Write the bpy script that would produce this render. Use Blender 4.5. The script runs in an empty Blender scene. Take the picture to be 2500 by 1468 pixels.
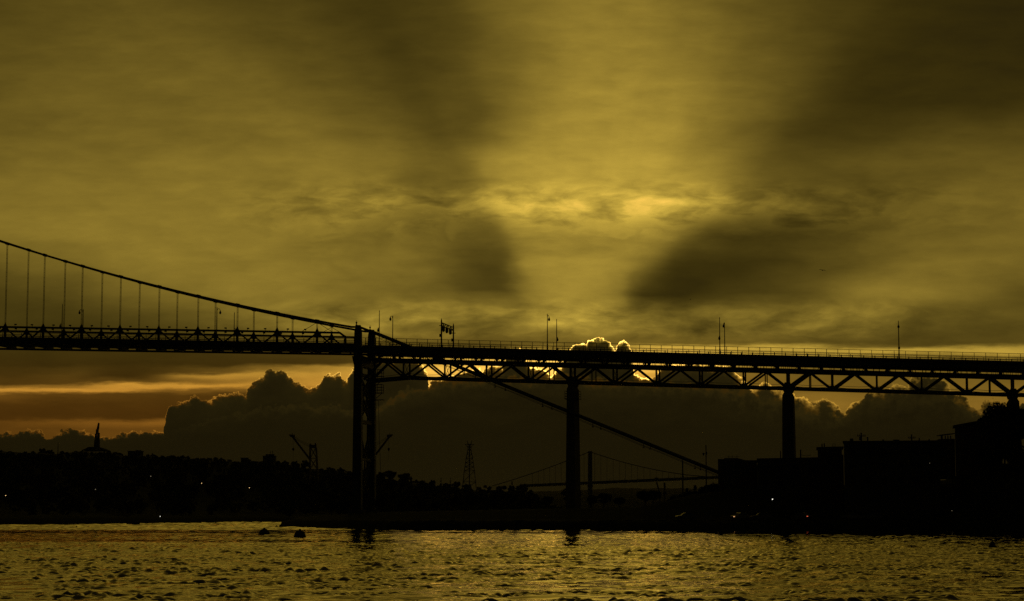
import bpy, math, random
import numpy as np
from mathutils import Vector, Matrix, Quaternion

rng = random.Random(7)
scene = bpy.context.scene
COL = scene.collection
R = math.radians

# ------------------------------------------------------------------ camera
F_PX, HC = 5000.0, 3.0                       # focal length in photo pixels (2500 wide), eye height above the water
TAU = math.atan((1258 - 734) / F_PX)         # the camera looks slightly up
cam_d = bpy.data.cameras.new('camera')
cam_d.sensor_width = 36.0
cam_d.lens = 36.0 * F_PX / 2500.0
cam_d.clip_start = 0.5
cam_d.clip_end = 30000.0
cam = bpy.data.objects.new('camera', cam_d)
cam.location = (0, 0, HC)
cam.rotation_euler = (math.pi / 2 + TAU, 0, 0)
COL.objects.link(cam)
scene.camera = cam

_F = Vector((0, math.cos(TAU), math.sin(TAU)))
_U = Vector((0, -math.sin(TAU), math.cos(TAU)))


def ray(x, y):
    return Vector((1, 0, 0)) * ((x - 1250) / F_PX) + _U * ((734 - y) / F_PX) + _F


def at(x, y, Y):
    """point of the place seen at photo pixel x, y when it stands Y metres away"""
    d = ray(x, y)
    return Vector((0, 0, HC)) + d * (Y / d.y)


# ------------------------------------------------------------------ render / colour management
scene.view_settings.view_transform = 'Standard'
scene.view_settings.look = 'None'
scene.view_settings.exposure = 0.0
scene.view_settings.gamma = 1.0
scene.render.engine = 'CYCLES'
scene.cycles.use_denoising = False
scene.cycles.max_bounces = 5
scene.cycles.glossy_bounces = 3
scene.cycles.diffuse_bounces = 2
scene.cycles.caustics_reflective = False
scene.cycles.caustics_refractive = False

# ------------------------------------------------------------------ sky
SUN_PX = (1392, 893)
sd = ray(*SUN_PX).normalized()
SUN_AZ = math.atan2(sd.x, sd.y)
SUN_EL = math.asin(sd.z)


class S:
    """a socket with arithmetic, so that the sky can be written as formulas"""
    nt = None

    def __init__(self, sock):
        self.s = sock

    @staticmethod
    def math(op, *args, clamp=False):
        n = S.nt.nodes.new('ShaderNodeMath')
        n.operation = op
        n.use_clamp = clamp
        for i, a in enumerate(args):
            if isinstance(a, S):
                S.nt.links.new(a.s, n.inputs[i])
            else:
                n.inputs[i].default_value = a
        return S(n.outputs[0])

    def __add__(s, o): return S.math('ADD', s, o)
    __radd__ = __add__
    def __sub__(s, o): return S.math('SUBTRACT', s, o)
    def __rsub__(s, o): return S.math('SUBTRACT', o, s)
    def __mul__(s, o): return S.math('MULTIPLY', s, o)
    __rmul__ = __mul__
    def __truediv__(s, o): return S.math('DIVIDE', s, o)
    def __rtruediv__(s, o): return S.math("DIVIDE", o, s)
    def __pow__(s, o): return S.math('POWER', s, o)


def smin(a, b): return S.math('MINIMUM', a, b)
def smax(a, b): return S.math('MAXIMUM', a, b)


def ramp(x, lo, hi, a=0.0, b=1.0, kind='SMOOTHSTEP'):
    n = S.nt.nodes.new('ShaderNodeMapRange')
    n.interpolation_type = kind
    S.nt.links.new(x.s, n.inputs[0])
    if lo > hi:
        lo, hi, a, b = hi, lo, b, a
    for i, v in ((1, lo), (2, hi), (3, a), (4, b)):
        n.inputs[i].default_value = v
    return S(n.outputs[0])


def lerp(a, b, t):
    n = S.nt.nodes.new('ShaderNodeMix')
    n.data_type = 'FLOAT'
    for i, v in ((0, t), (2, a), (3, b)):
        if isinstance(v, S):
            S.nt.links.new(v.s, n.inputs[i])
        else:
            n.inputs[i].default_value = v
    return S(n.outputs[0])


def vec(x, y, z=0.0):
    n = S.nt.nodes.new('ShaderNodeCombineXYZ')
    for i, v in enumerate((x, y, z)):
        if isinstance(v, S):
            S.nt.links.new(v.s, n.inputs[i])
        else:
            n.inputs[i].default_value = v
    return n.outputs[0]


def noise(v, scale=1.0, detail=3.0, rough=0.5, dims='2D'):
    n = S.nt.nodes.new('ShaderNodeTexNoise')
    n.noise_dimensions = dims
    S.nt.links.new(v, n.inputs['Vector'])
    n.inputs['Scale'].default_value = scale
    n.inputs['Detail'].default_value = detail
    n.inputs['Roughness'].default_value = rough
    return S(n.outputs[0])


def voro(v, scale=1.0, detail=0.0, rough=0.5):
    n = S.nt.nodes.new('ShaderNodeTexVoronoi')
    n.voronoi_dimensions = '2D'
    n.feature = 'F1'
    S.nt.links.new(v, n.inputs['Vector'])
    n.inputs['Scale'].default_value = scale
    n.inputs['Detail'].default_value = detail
    n.inputs['Roughness'].default_value = rough
    return S(n.outputs['Distance'])


AMAX = 14.5                                   # the sky chart: 1 unit = 1/50 rad


def chart(px, py):
    d = ray(px, py)
    return 50 * math.atan2(d.x, d.y), 50 * d.z / d.y


def fcurve(x, pts, vmax, handle='AUTO_CLAMPED', lo=-AMAX, hi=AMAX):
    """a one-dimensional profile along the azimuth; pts = [(chart azimuth, value)]"""
    n = S.nt.nodes.new('ShaderNodeFloatCurve')
    c = n.mapping.curves[0]
    q = sorted(((p[0] - lo) / (hi - lo), p[1] / vmax) for p in pts)
    q = [(u, min(max(v, 0.0), 1.0)) for u, v in q if -0.02 <= u <= 1.02]
    c.points[0].location = q[0]
    c.points[1].location = q[-1]
    for u, v in q[1:-1]:
        c.points.new(u, v)
    for p in c.points:
        p.handle_type = handle
    n.mapping.extend = 'HORIZONTAL'
    n.mapping.update()
    S.nt.links.new(((x - lo) * (1 / (hi - lo))).s, n.inputs['Value'])
    return S(n.outputs[0]) * vmax


world = bpy.data.worlds.new('World')
scene.world = world
world.use_nodes = True
nt = world.node_tree
nt.nodes.clear()
S.nt = nt
tc = nt.nodes.new('ShaderNodeTexCoord')
sep = nt.nodes.new('ShaderNodeSeparateXYZ')
nt.links.new(tc.outputs['Generated'], sep.inputs[0])
dx, dy, dz = (S(o) for o in sep.outputs)
az = S.math('ARCTAN2', dx, dy) * 50.0
el = dz / smax(dy, 0.35) * 50.0

# slow drift of the cloud sheets, stretched along the horizon
w1 = noise(vec(az * 0.22, el * 0.75, 0), 1.0, 4.0, 0.55)
w2 = noise(vec(az * 0.22 + 31.7, el * 0.75 + 4.1, 0), 1.0, 4.0, 0.55)
aw = az + (w1 - 0.5) * 1.1
ew = el + (w2 - 0.5) * 0.55

XS = (0, 150, 300, 450, 600, 750, 900, 1000, 1100, 1200, 1250, 1300, 1400, 1500, 1550, 1600, 1700, 1850, 2000, 2150, 2300, 2500)
ROWS = [
    (-9000, (30,) * 22),
    (-3500, (36,) * 22),
    (-1500, (74, 74, 74, 74, 74, 74, 74, 74, 74, 76, 76, 78, 78, 78, 78, 76, 76, 74, 70, 68, 68, 66)),
    (-700, (116, 118, 120, 120, 120, 118, 116, 114, 116, 122, 124, 126, 128, 128, 128, 126, 122, 116, 110, 106, 104, 100)),  # unseen belt above the view, raised to brighten the water's reflections
    (-220, (98, 102, 106, 106, 104, 100, 94, 92, 98, 112, 118, 124, 126, 128, 128, 124, 116, 102, 90, 84, 80, 78)),
    (0,    (78, 84, 90, 88, 84, 78, 68, 66, 72, 98, 108, 114, 122, 124, 124, 122, 108, 88, 70, 62, 58, 54)),
    (150,  (86, 94, 100, 102, 102, 96, 82, 72, 74, 96, 106, 118, 130, 136, 138, 136, 120, 94, 74, 64, 60, 60)),
    (250,  (92, 100, 104, 108, 110, 108, 98, 84, 80, 98, 112, 126, 142, 150, 154, 152, 136, 102, 76, 64, 64, 64)),
    (330,  (100, 106, 110, 112, 116, 120, 116, 102, 88, 108, 130, 144, 152, 158, 162, 160, 136, 96, 80, 86, 96, 90)),
    (390,  (112, 118, 122, 126, 130, 136, 140, 124, 118, 148, 162, 168, 170, 180, 182, 172, 142, 114, 106, 114, 108, 96)),
    (440,  (116, 122, 126, 130, 134, 138, 138, 122, 118, 144, 164, 172, 176, 180, 182, 178, 158, 124, 108, 106, 102, 102)),
    (495,  (120, 126, 128, 132, 138, 140, 140, 128, 138, 170, 182, 184, 192, 200, 206, 208, 194, 136, 108, 100, 112, 118)),
    (535,  (124, 128, 130, 132, 138, 136, 134, 128, 128, 134, 164, 178, 172, 180, 182, 178, 150, 114, 96, 98, 106, 106)),
    (580,  (122, 128, 130, 132, 132, 130, 128, 124, 110, 112, 132, 150, 158, 158, 156, 150, 112, 84, 86, 98, 108, 110)),
    (650,  (92, 110, 128, 132, 132, 130, 126, 122, 104, 86, 118, 150, 160, 154, 130, 104, 72, 72, 84, 104, 118, 112)),
    (715,  (74, 84, 104, 122, 130, 128, 120, 116, 100, 76, 92, 138, 158, 136, 80, 64, 66, 72, 96, 130, 124, 92)),
    (760,  (70, 72, 80, 96, 116, 122, 130, 142, 136, 134, 134, 146, 160, 140, 124, 120, 104, 110, 120, 124, 96, 92)),
    (800,  (68, 66, 70, 84, 100, 112, 134, 128, 120, 122, 126, 150, 168, 150, 134, 122, 98, 112, 122, 100, 84, 84)),
    (836,  (66, 64, 66, 70, 80, 88, 100, 104, 98, 98, 104, 108, 110, 110, 114, 114, 108, 98, 90, 84, 80, 88)),
    (856,  (64, 62, 62, 64, 68, 72, 84, 96, 104, 120, 140, 165, 190, 205, 215, 218, 208, 202, 194, 186, 178, 176)),
    (885,  (62, 60, 60, 62, 64, 66, 90, 190, 235, 255, 262, 275, 285, 285, 270, 250, 215, 165, 135, 118, 108, 104)),
    (903,  (66, 72, 66, 84, 110, 150, 205, 235, 255, 262, 268, 275, 280, 275, 262, 240, 200, 140, 112, 106, 108, 106)),
    (915,  (68, 80, 62, 158, 178, 182, 212, 235, 250, 255, 260, 262, 262, 255, 240, 220, 180, 125, 108, 104, 112, 110)),
    (930,  (76, 84, 88, 122, 150, 180, 205, 222, 235, 240, 240, 240, 235, 225, 210, 190, 150, 118, 108, 106, 116, 112)),
    (942,  (128, 140, 194, 196, 188, 186, 190, 200, 200, 200, 200, 200, 195, 185, 175, 160, 140, 120, 112, 110, 118, 116)),
    (953,  (190, 194, 182, 114, 120, 150, 160, 160, 160, 160, 160, 160, 160, 160, 150, 150, 140, 130, 118, 122, 120, 120)),
    (966,  (100, 88, 84, 80, 84, 110, 130, 130, 130, 130, 130, 130, 130, 130, 130, 130, 130, 134, 130, 124, 124, 128)),
    (990,  (74, 74, 76, 78, 80, 90, 100, 100, 100, 100, 100, 100, 100, 100, 100, 110, 120, 134, 134, 124, 128, 132)),
    (1018, (74, 74, 74, 76, 80, 80, 80, 80, 80, 80, 80, 80, 80, 80, 80, 100, 110, 120, 124, 120, 116, 116)),
    (1031, (94, 106, 118, 128, 120, 110, 80, 80, 80, 80, 80, 80, 80, 80, 80, 90, 100, 108, 110, 110, 104, 104)),
    (1052, (88, 92, 98, 100, 100, 80, 70, 70, 70, 70, 70, 70, 70, 70, 70, 80, 80, 80, 80, 80, 80, 80)),
    (1200, (70, 70, 60, 50, 50, 50, 50, 50, 50, 50, 50, 50, 50, 50, 50, 50, 50, 50, 50, 50, 50, 50)),
]
elow = el + (w2 - 0.5) * 0.16 + (noise(vec(az * 0.5 + 3.3, el * 3.0, 0), 1.0, 5.0, 0.6) - 0.5) * 0.30
lum = None
prev_e = None
for v, vals in ROWS:
    row = fcurve(aw if v < 870 else az, [(chart(x, v)[0], r) for x, r in zip(XS, vals)], 300.0)
    e_here = 50 * ray(1250, v).z / ray(1250, v).y
    if lum is None:
        lum = row
    else:
        coord = ew if v < 840 else elow
        lum = lerp(lum, row, ramp(coord, prev_e, e_here, 0.0, 1.0, 'LINEAR' if v < 840 else 'SMOOTHSTEP'))
    prev_e = e_here

# fleecy detail: soft streaks everywhere, finer fleece in the two broken cloud bands
t1 = noise(vec(az * 0.45, el * 1.9, 0), 1.0, 6.0, 0.6) - 0.5
t2 = noise(vec(aw * 0.95 + 7.3 + t1 * 0.8, ew * 2.7 + t1 * 0.6, 0), 1.0, 7.0, 0.54) - 0.5
band_hi = ramp(el, 50 * ray(1250, 590).z / ray(1250, 590).y, 50 * ray(1250, 520).z / ray(1250, 520).y) * ramp(el, 50 * ray(1250, 420).z / ray(1250, 420).y, 50 * ray(1250, 490).z / ray(1250, 490).y)
band_lo = ramp(el, 50 * ray(1250, 850).z / ray(1250, 850).y, 50 * ray(1250, 810).z / ray(1250, 810).y) * ramp(el, 50 * ray(1250, 715).z / ray(1250, 715).y, 50 * ray(1250, 765).z / ray(1250, 765).y)
bands = smax(band_hi, band_lo) * ramp(az, chart(420, 500)[0], chart(900, 500)[0]) * ramp(az, chart(2600, 500)[0], chart(1900, 500)[0])
# the ragged upper edge of the lower cloud deck: lit fleece above it, shade below
T2 = [(-200, 640), (400, 620), (560, 572), (640, 590), (740, 566), (800, 588), (900, 556), (1000, 534), (1060, 520), (1105, 548), (1128, 562), (1155, 536), (1210, 538), (1262, 552), (1330, 562), (1400, 556), (1500, 564), (1590, 552), (1650, 556), (1730, 540), (1790, 548), (1850, 530), (1910, 545), (1980, 556), (2060, 545), (2160, 520), (2300, 506), (2400, 496), (2700, 480)]
d2 = fcurve(aw, [chart(x, y) for x, y in T2], 20.0) - ew + t2 * 1.6
edge_w = ramp(az, chart(480, 500)[0], chart(950, 500)[0]) * ramp(az, chart(2450, 500)[0], chart(2050, 500)[0])
edge = S.math('EXPONENT', smin(d2, 0.0) * 3.2) * 0.11 * ramp(d2, 0.22, -0.22) - S.math('EXPONENT', smax(d2, 0.0) * -1.5) * 0.09 * ramp(d2, -0.22, 0.22)
lum = lum * (1.0 + edge * edge_w)
A0, E0 = chart(*SUN_PX)
phi = S.math('ARCTAN2', el - E0 + 1.2, az - A0)
rs = ((az - A0) * (az - A0) + (el - E0) * (el - E0)) ** 0.5
shaft = (noise(vec(phi * 2.6 + 5.2, 0.0, 0), 1.0, 4.0, 0.55) - 0.5) * ramp(rs, 1.5, 4.5) * ramp(el, chart(1250, 850)[1], chart(1250, 780)[1]) * ramp(el, 26.0, 14.0)
# the two broad cloud shadows that fan out either side of the light
phw = S.math('ARCTAN2', el - E0, az - A0) + (w1 - 0.5) * 0.14
dark_r = ramp(phw, R(53), R(43)) * ramp(phw, R(22), R(33))
dark_l = ramp(phw, R(113), R(121)) * ramp(phw, R(142), R(129))
shadow = smax(dark_r * 0.17, dark_l * 0.13) * ramp(rs, 1.6, 3.2) * ramp(el, 30.0, 14.0)
lum = lum * (1.0 - shadow) * ramp(el, chart(1250, 420)[1], chart(1250, 200)[1], 1.0, 1.07)
lum = lum * (1.0 + shaft * 0.20 + t1 * 0.20 + t2 * (bands * 0.74 + 0.14))

# cumulus banks against the light: outline along the horizon, cauliflower edge, silver lining
n3 = noise(vec(az, el, 0), 1.6, 5.0, 0.6)
n4 = noise(vec(az + 11.3, el + 5.7, 0), 1.6, 5.0, 0.6)
ac = az + (n3 - 0.5) * 0.20
ec = el + (n4 - 0.5) * 0.12
puff = voro(vec(ac, ec * 1.15, 0), 4.2, 3.0, 0.6)
rimn = noise(vec(az * 3.0, el * 3.0, 0), 1.0, 3.0, 0.6)


def outline(pts):
    return [chart(x, y) for x, y in pts]


def bank(lum, pts, amp, dark, rim_gain, rim_w, soft, glow_):
    pts = outline(pts)
    cuts = [chart(-150, 900)[0], chart(560, 900)[0], chart(1060, 900)[0], chart(1665, 900)[0], chart(2120, 900)[0], chart(2720, 900)[0]]
    pts = pts + [(c_, float(np.interp(c_, [p_[0] for p_ in pts], [p_[1] for p_ in pts]))) for c_ in cuts]
    pts.sort()
    top = None
    for c0, c1 in zip(cuts, cuts[1:]):
        piece = fcurve(ac, pts, 10.0, 'VECTOR', c0, c1)
        top = piece if top is None else lerp(top, piece, S.math('GREATER_THAN', ac, c0))
    d = top - ec + (0.50 - puff) * amp
    mask = ramp(d, -soft, soft)
    near = 1.0 / (1.0 + (rs * rs) * 0.05)
    fluffy = ramp(az, chart(1680, 900)[0], chart(1930, 900)[0]) * ramp(rimn, 0.36, 0.62)
    rim = S.math('EXPONENT', smax(d, 0.0) / lerp(-rim_w, -rim_w * 4.0, fluffy)) * rim_gain * lerp(1.0, 0.62, fluffy) * (near * 1.6 + 0.10) * ramp(rimn, 0.25, 0.62, 0.35, 1.25)
    inner = dark + rim + S.math('EXPONENT', smax(d, 0.0) * -2.6) * glow_ * (near + 0.15) + (t2 * 9.0 + t1 * 7.0)
    return lerp(lum, inner, mask)


BACK = [(-120, 1060), (0, 1053), (60, 1048), (100, 1046), (112, 1060), (145, 1052), (185, 1042), (202, 1048), (235, 1061), (270, 1064), (284, 1054), (345, 1047), (400, 1046),
        (405, 1010), (412, 986), (440, 979), (470, 961), (500, 970), (515, 974), (545, 960), (580, 956), (598, 962), (612, 938), (640, 911), (658, 896), (690, 902), (712, 924), (745, 938), (758, 948), (778, 935), (796, 911), (815, 909), (830, 909), (837, 925), (850, 925), (862, 897),
        (885, 878), (930, 872), (1000, 874), (1030, 885), (1042, 905), (1046, 932), (1065, 922), (1085, 919), (1110, 906), (1135, 897), (1150, 902), (1168, 896), (1200, 891), (1228, 888), (1236, 858), (1248, 848), (1262, 852), (1272, 846), (1284, 857), (1290, 884), (1310, 896), (1330, 900), (1346, 912), (1357, 900), (1378, 884), (1387, 856), (1393, 841), (1410, 834), (1424, 831), (1431, 835), (1437, 824), (1452, 822), (1470, 818), (1483, 827), (1496, 842), (1504, 850), (1512, 830), (1526, 826), (1540, 842), (1545, 860), (1548, 906), (1552, 912), (1575, 916), (1602, 918), (1609, 896), (1640, 886), (1700, 882), (1780, 890), (1803, 914), (1830, 940), (1850, 942), (1868, 928), (1888, 938), (1908, 948), (1930, 952), (1955, 962), (1985, 976), (2010, 968), (2030, 972), (2048, 990), (2062, 1006), (2072, 984), (2095, 976), (2118, 950), (2140, 950), (2160, 940), (2190, 934), (2212, 938), (2225, 918), (2260, 908), (2290, 918), (2318, 936), (2330, 958), (2360, 966), (2376, 990), (2395, 995), (2405, 972), (2440, 975), (2480, 985), (2520, 975), (2700, 985)]
FRONT = [(-120, 1075), (0, 1072), (300, 1075), (400, 1070), (440, 1040), (640, 990), (800, 985), (900, 1000), (940, 980), (962, 967), (976, 954), (995, 943), (1012, 946), (1034, 941), (1046, 934), (1060, 930), (1100, 925), (1200, 915), (1300, 915), (1400, 915), (1500, 925), (1600, 930), (1750, 935), (1830, 955), (1900, 968), (1960, 1005), (2040, 1030), (2060, 1012), (2080, 990), (2120, 970), (2180, 960), (2300, 960), (2330, 990), (2400, 1010), (2500, 1000), (2700, 1000)]
lum = bank(lum, BACK, 0.13, 34.0, 340.0, 0.030, 0.014, 22.0)
lum = bank(lum, FRONT, 0.16, 33.0, 22.0, 0.10, 0.07, 6.0)
# a veil thickens towards the horizon
lum = lerp(lum, 32.0, ramp(el, chart(1250, 980)[1], chart(1250, 1100)[1]) * ramp(lum, 60.0, 40.0))

# brightness to colour: olive gold aloft, orange towards the horizon, paler where it is brightest
val = (lum * (1 / 255.0)) ** 2.2
warm = ramp(el, chart(1250, 780)[1], chart(1250, 1020)[1]) * ramp(az, chart(1550, 900)[0], chart(2050, 900)[0], 1.0, 0.55)
cool_in = ramp(lum, 34.0, 60.0)
g = lerp(0.68, 0.405, warm * cool_in)
b = lerp(0.090, 0.042, warm * cool_in)
hot = ramp(lum, 190.0, 300.0)
g = lerp(g, 0.57, hot)
b = lerp(b, 0.10, hot)
b = lerp(0.16, b, cool_in)
g = lerp(0.70, g, cool_in)
rgb = nt.nodes.new('ShaderNodeCombineColor')
for i, s_ in enumerate((val, val * g, val * b)):
    nt.links.new(s_.s, rgb.inputs[i])

sky = nt.nodes.new('ShaderNodeTexSky')
sky.sky_type = 'NISHITA'
sky.sun_disc = False
sky.sun_elevation = SUN_EL
sky.sun_rotation = SUN_AZ
sky.air_density = 1.6
sky.dust_density = 5.0
dim = nt.nodes.new('ShaderNodeMix')
dim.data_type = 'RGBA'
dim.blend_type = 'MULTIPLY'
dim.inputs[0].default_value = 1.0
nt.links.new(sky.outputs[0], dim.inputs[6])
dim.inputs[7].default_value = (0.009, 0.0075, 0.0045, 1)
# the glow dies away smoothly with the angle from the sun; behind the camera only the dim clear dusk remains
cos_sun = dx * sd.x + dy * sd.y + dz * sd.z
fade = ramp(cos_sun, 0.0, 0.97)
mixs = nt.nodes.new('ShaderNodeMix')
mixs.data_type = 'RGBA'
nt.links.new(fade.s, mixs.inputs[0])
nt.links.new(dim.outputs[2], mixs.inputs[6])
nt.links.new(rgb.outputs[0], mixs.inputs[7])
bg = nt.nodes.new('ShaderNodeBackground')
bg.inputs['Strength'].default_value = 1.0
nt.links.new(mixs.outputs[2], bg.inputs['Color'])
wo = nt.nodes.new('ShaderNodeOutputWorld')
nt.links.new(bg.outputs[0], wo.inputs['Surface'])
world.cycles.sampling_method = 'MANUAL'
world.cycles.sample_map_resolution = 1024

# ------------------------------------------------------------------ sun, veiled by the cloud bank
sun_d = bpy.data.lights.new('sun', 'SUN')
sun_d.energy = 0.002
sun_d.angle = R(10)
sun_d.color = (1.0, 0.66, 0.2)
sun = bpy.data.objects.new('sun', sun_d)
sun.rotation_euler = (-sd).to_track_quat('-Z', 'Y').to_euler()
sun.location = (0, 0, 60)
COL.objects.link(sun)

# ------------------------------------------------------------------ materials (real-world base colours)
MATS = {}


def mat(name, col, rough=0.6, metal=0.0, grain=6.0, amount=0.25, bump=0.0):
    if name in MATS:
        return MATS[name]
    m = bpy.data.materials.new(name)
    m.use_nodes = True
    t = m.node_tree
    p = t.nodes['Principled BSDF']
    p.inputs['Roughness'].default_value = rough
    p.inputs['Metallic'].default_value = metal
    p.inputs['Specular IOR Level'].default_value = 0.5 if rough < 0.5 else 0.2 if rough < 0.75 else 0.03
    tcn = t.nodes.new('ShaderNodeTexCoord')
    nz = t.nodes.new('ShaderNodeTexNoise')
    nz.inputs['Scale'].default_value = grain
    nz.inputs['Detail'].default_value = 4.0
    t.links.new(tcn.outputs['Object'], nz.inputs['Vector'])
    cr = t.nodes.new('ShaderNodeValToRGB')
    lo = tuple(c * (1 - amount) for c in col) + (1,)
    hi = tuple(min(1, c * (1 + amount)) for c in col) + (1,)
    cr.color_ramp.elements[0].position = 0.3
    cr.color_ramp.elements[1].position = 0.7
    cr.color_ramp.elements[0].color = lo
    cr.color_ramp.elements[1].color = hi
    t.links.new(nz.outputs[0], cr.inputs[0])
    t.links.new(cr.outputs[0], p.inputs['Base Color'])
    if bump:
        bn = t.nodes.new('ShaderNodeBump')
        bn.inputs['Strength'].default_value = bump
        t.links.new(nz.outputs[0], bn.inputs['Height'])
        t.links.new(bn.outputs[0], p.inputs['Normal'])
    MATS[name] = m
    return m


def glow(name, col, strength):
    m = bpy.data.materials.new(name)
    m.use_nodes = True
    t = m.node_tree
    t.nodes.remove(t.nodes['Principled BSDF'])
    e = t.nodes.new('ShaderNodeEmission')
    e.inputs[0].default_value = col + (1,)
    e.inputs[1].default_value = strength
    t.links.new(e.outputs[0], t.nodes['Material Output'].inputs[0])
    MATS[name] = m
    return m


STEEL = mat('green_steel_paint', (0.035, 0.055, 0.045), 0.55, 0.0, 1.5, 0.3)
CABLE = mat('galvanised_wire', (0.06, 0.065, 0.06), 0.6, 0.2, 3.0, 0.2)
CONC = mat('weathered_concrete', (0.10, 0.095, 0.085), 0.9, 0.0, 0.5, 0.25, 0.1)
ASPH = mat('asphalt', (0.045, 0.045, 0.045), 0.9, 0.0, 3.0, 0.3)
ROCK = mat('shore_rock', (0.07, 0.065, 0.06), 0.9, 0.0, 1.2, 0.4, 0.3)
GRASS = mat('rough_grass', (0.022, 0.028, 0.013), 0.95, 0.0, 0.15, 0.4)
LEAF = mat('dark_foliage', (0.022, 0.03, 0.012), 0.8, 0.0, 1.0, 0.35)
NEEDLE = mat('conifer_needles', (0.025, 0.04, 0.02), 0.8, 0.0, 1.0, 0.35)
BARK = mat('bark', (0.06, 0.045, 0.03), 0.95, 0.0, 4.0, 0.3)
BRICK = mat('dark_brick_wall', (0.06, 0.038, 0.03), 0.9, 0.0, 1.0, 0.25)
CLAD = mat('grey_cladding', (0.06, 0.06, 0.056), 0.85, 0.0, 0.7, 0.2)
ROOF = mat('roof_felt', (0.05, 0.05, 0.05), 0.95, 0.0, 1.0, 0.3)
GLASS = mat('dark_window_glass', (0.012, 0.014, 0.015), 0.08, 0.0, 1.0, 0.1)
TIMBER = mat('creosoted_timber', (0.05, 0.035, 0.025), 0.9, 0.0, 3.0, 0.3)
BLACK = mat('black_rubber', (0.02, 0.02, 0.02), 0.7, 0.0, 5.0, 0.2)
CRANEP = mat('crane_paint', (0.10, 0.07, 0.03), 0.6, 0.0, 0.8, 0.3)
BUOYP = mat('weathered_buoy_steel', (0.07, 0.05, 0.035), 0.7, 0.0, 2.0, 0.4)
FEATHER = mat('gull_feathers', (0.25, 0.25, 0.25), 0.8, 0.0, 8.0, 0.2)
LENS = mat('unlit_lantern_glass', (0.10, 0.10, 0.09), 0.3, 0.0, 3.0, 0.1)
WARM = glow('lit_sodium_bulb', (1.0, 0.62, 0.25), 1.5)
WHITE = glow('lit_white_bulb', (1.0, 0.95, 0.8), 1.8)
RED = glow('lit_red_bulb', (1.0, 0.16, 0.07), 0.7)
FAINT = glow('dim_lit_bulb', (1.0, 0.8, 0.5), 0.18)

# ------------------------------------------------------------------ mesh helpers
ORG = {}


def tag(o, label=None, cat=None, group=None, kind=None):
    if label: o['label'] = label
    if cat: o['category'] = cat
    if group: o['group'] = group
    if kind: o['kind'] = kind
    return o


def empty(name, loc, label=None, cat=None, group=None, rz=0.0):
    o = bpy.data.objects.new(name, None)
    o.location = loc
    o.rotation_euler = (0, 0, rz)
    o.empty_display_size = 0.5
    COL.objects.link(o)
    ORG[o] = Vector(loc)
    return tag(o, label, cat, group)


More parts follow.
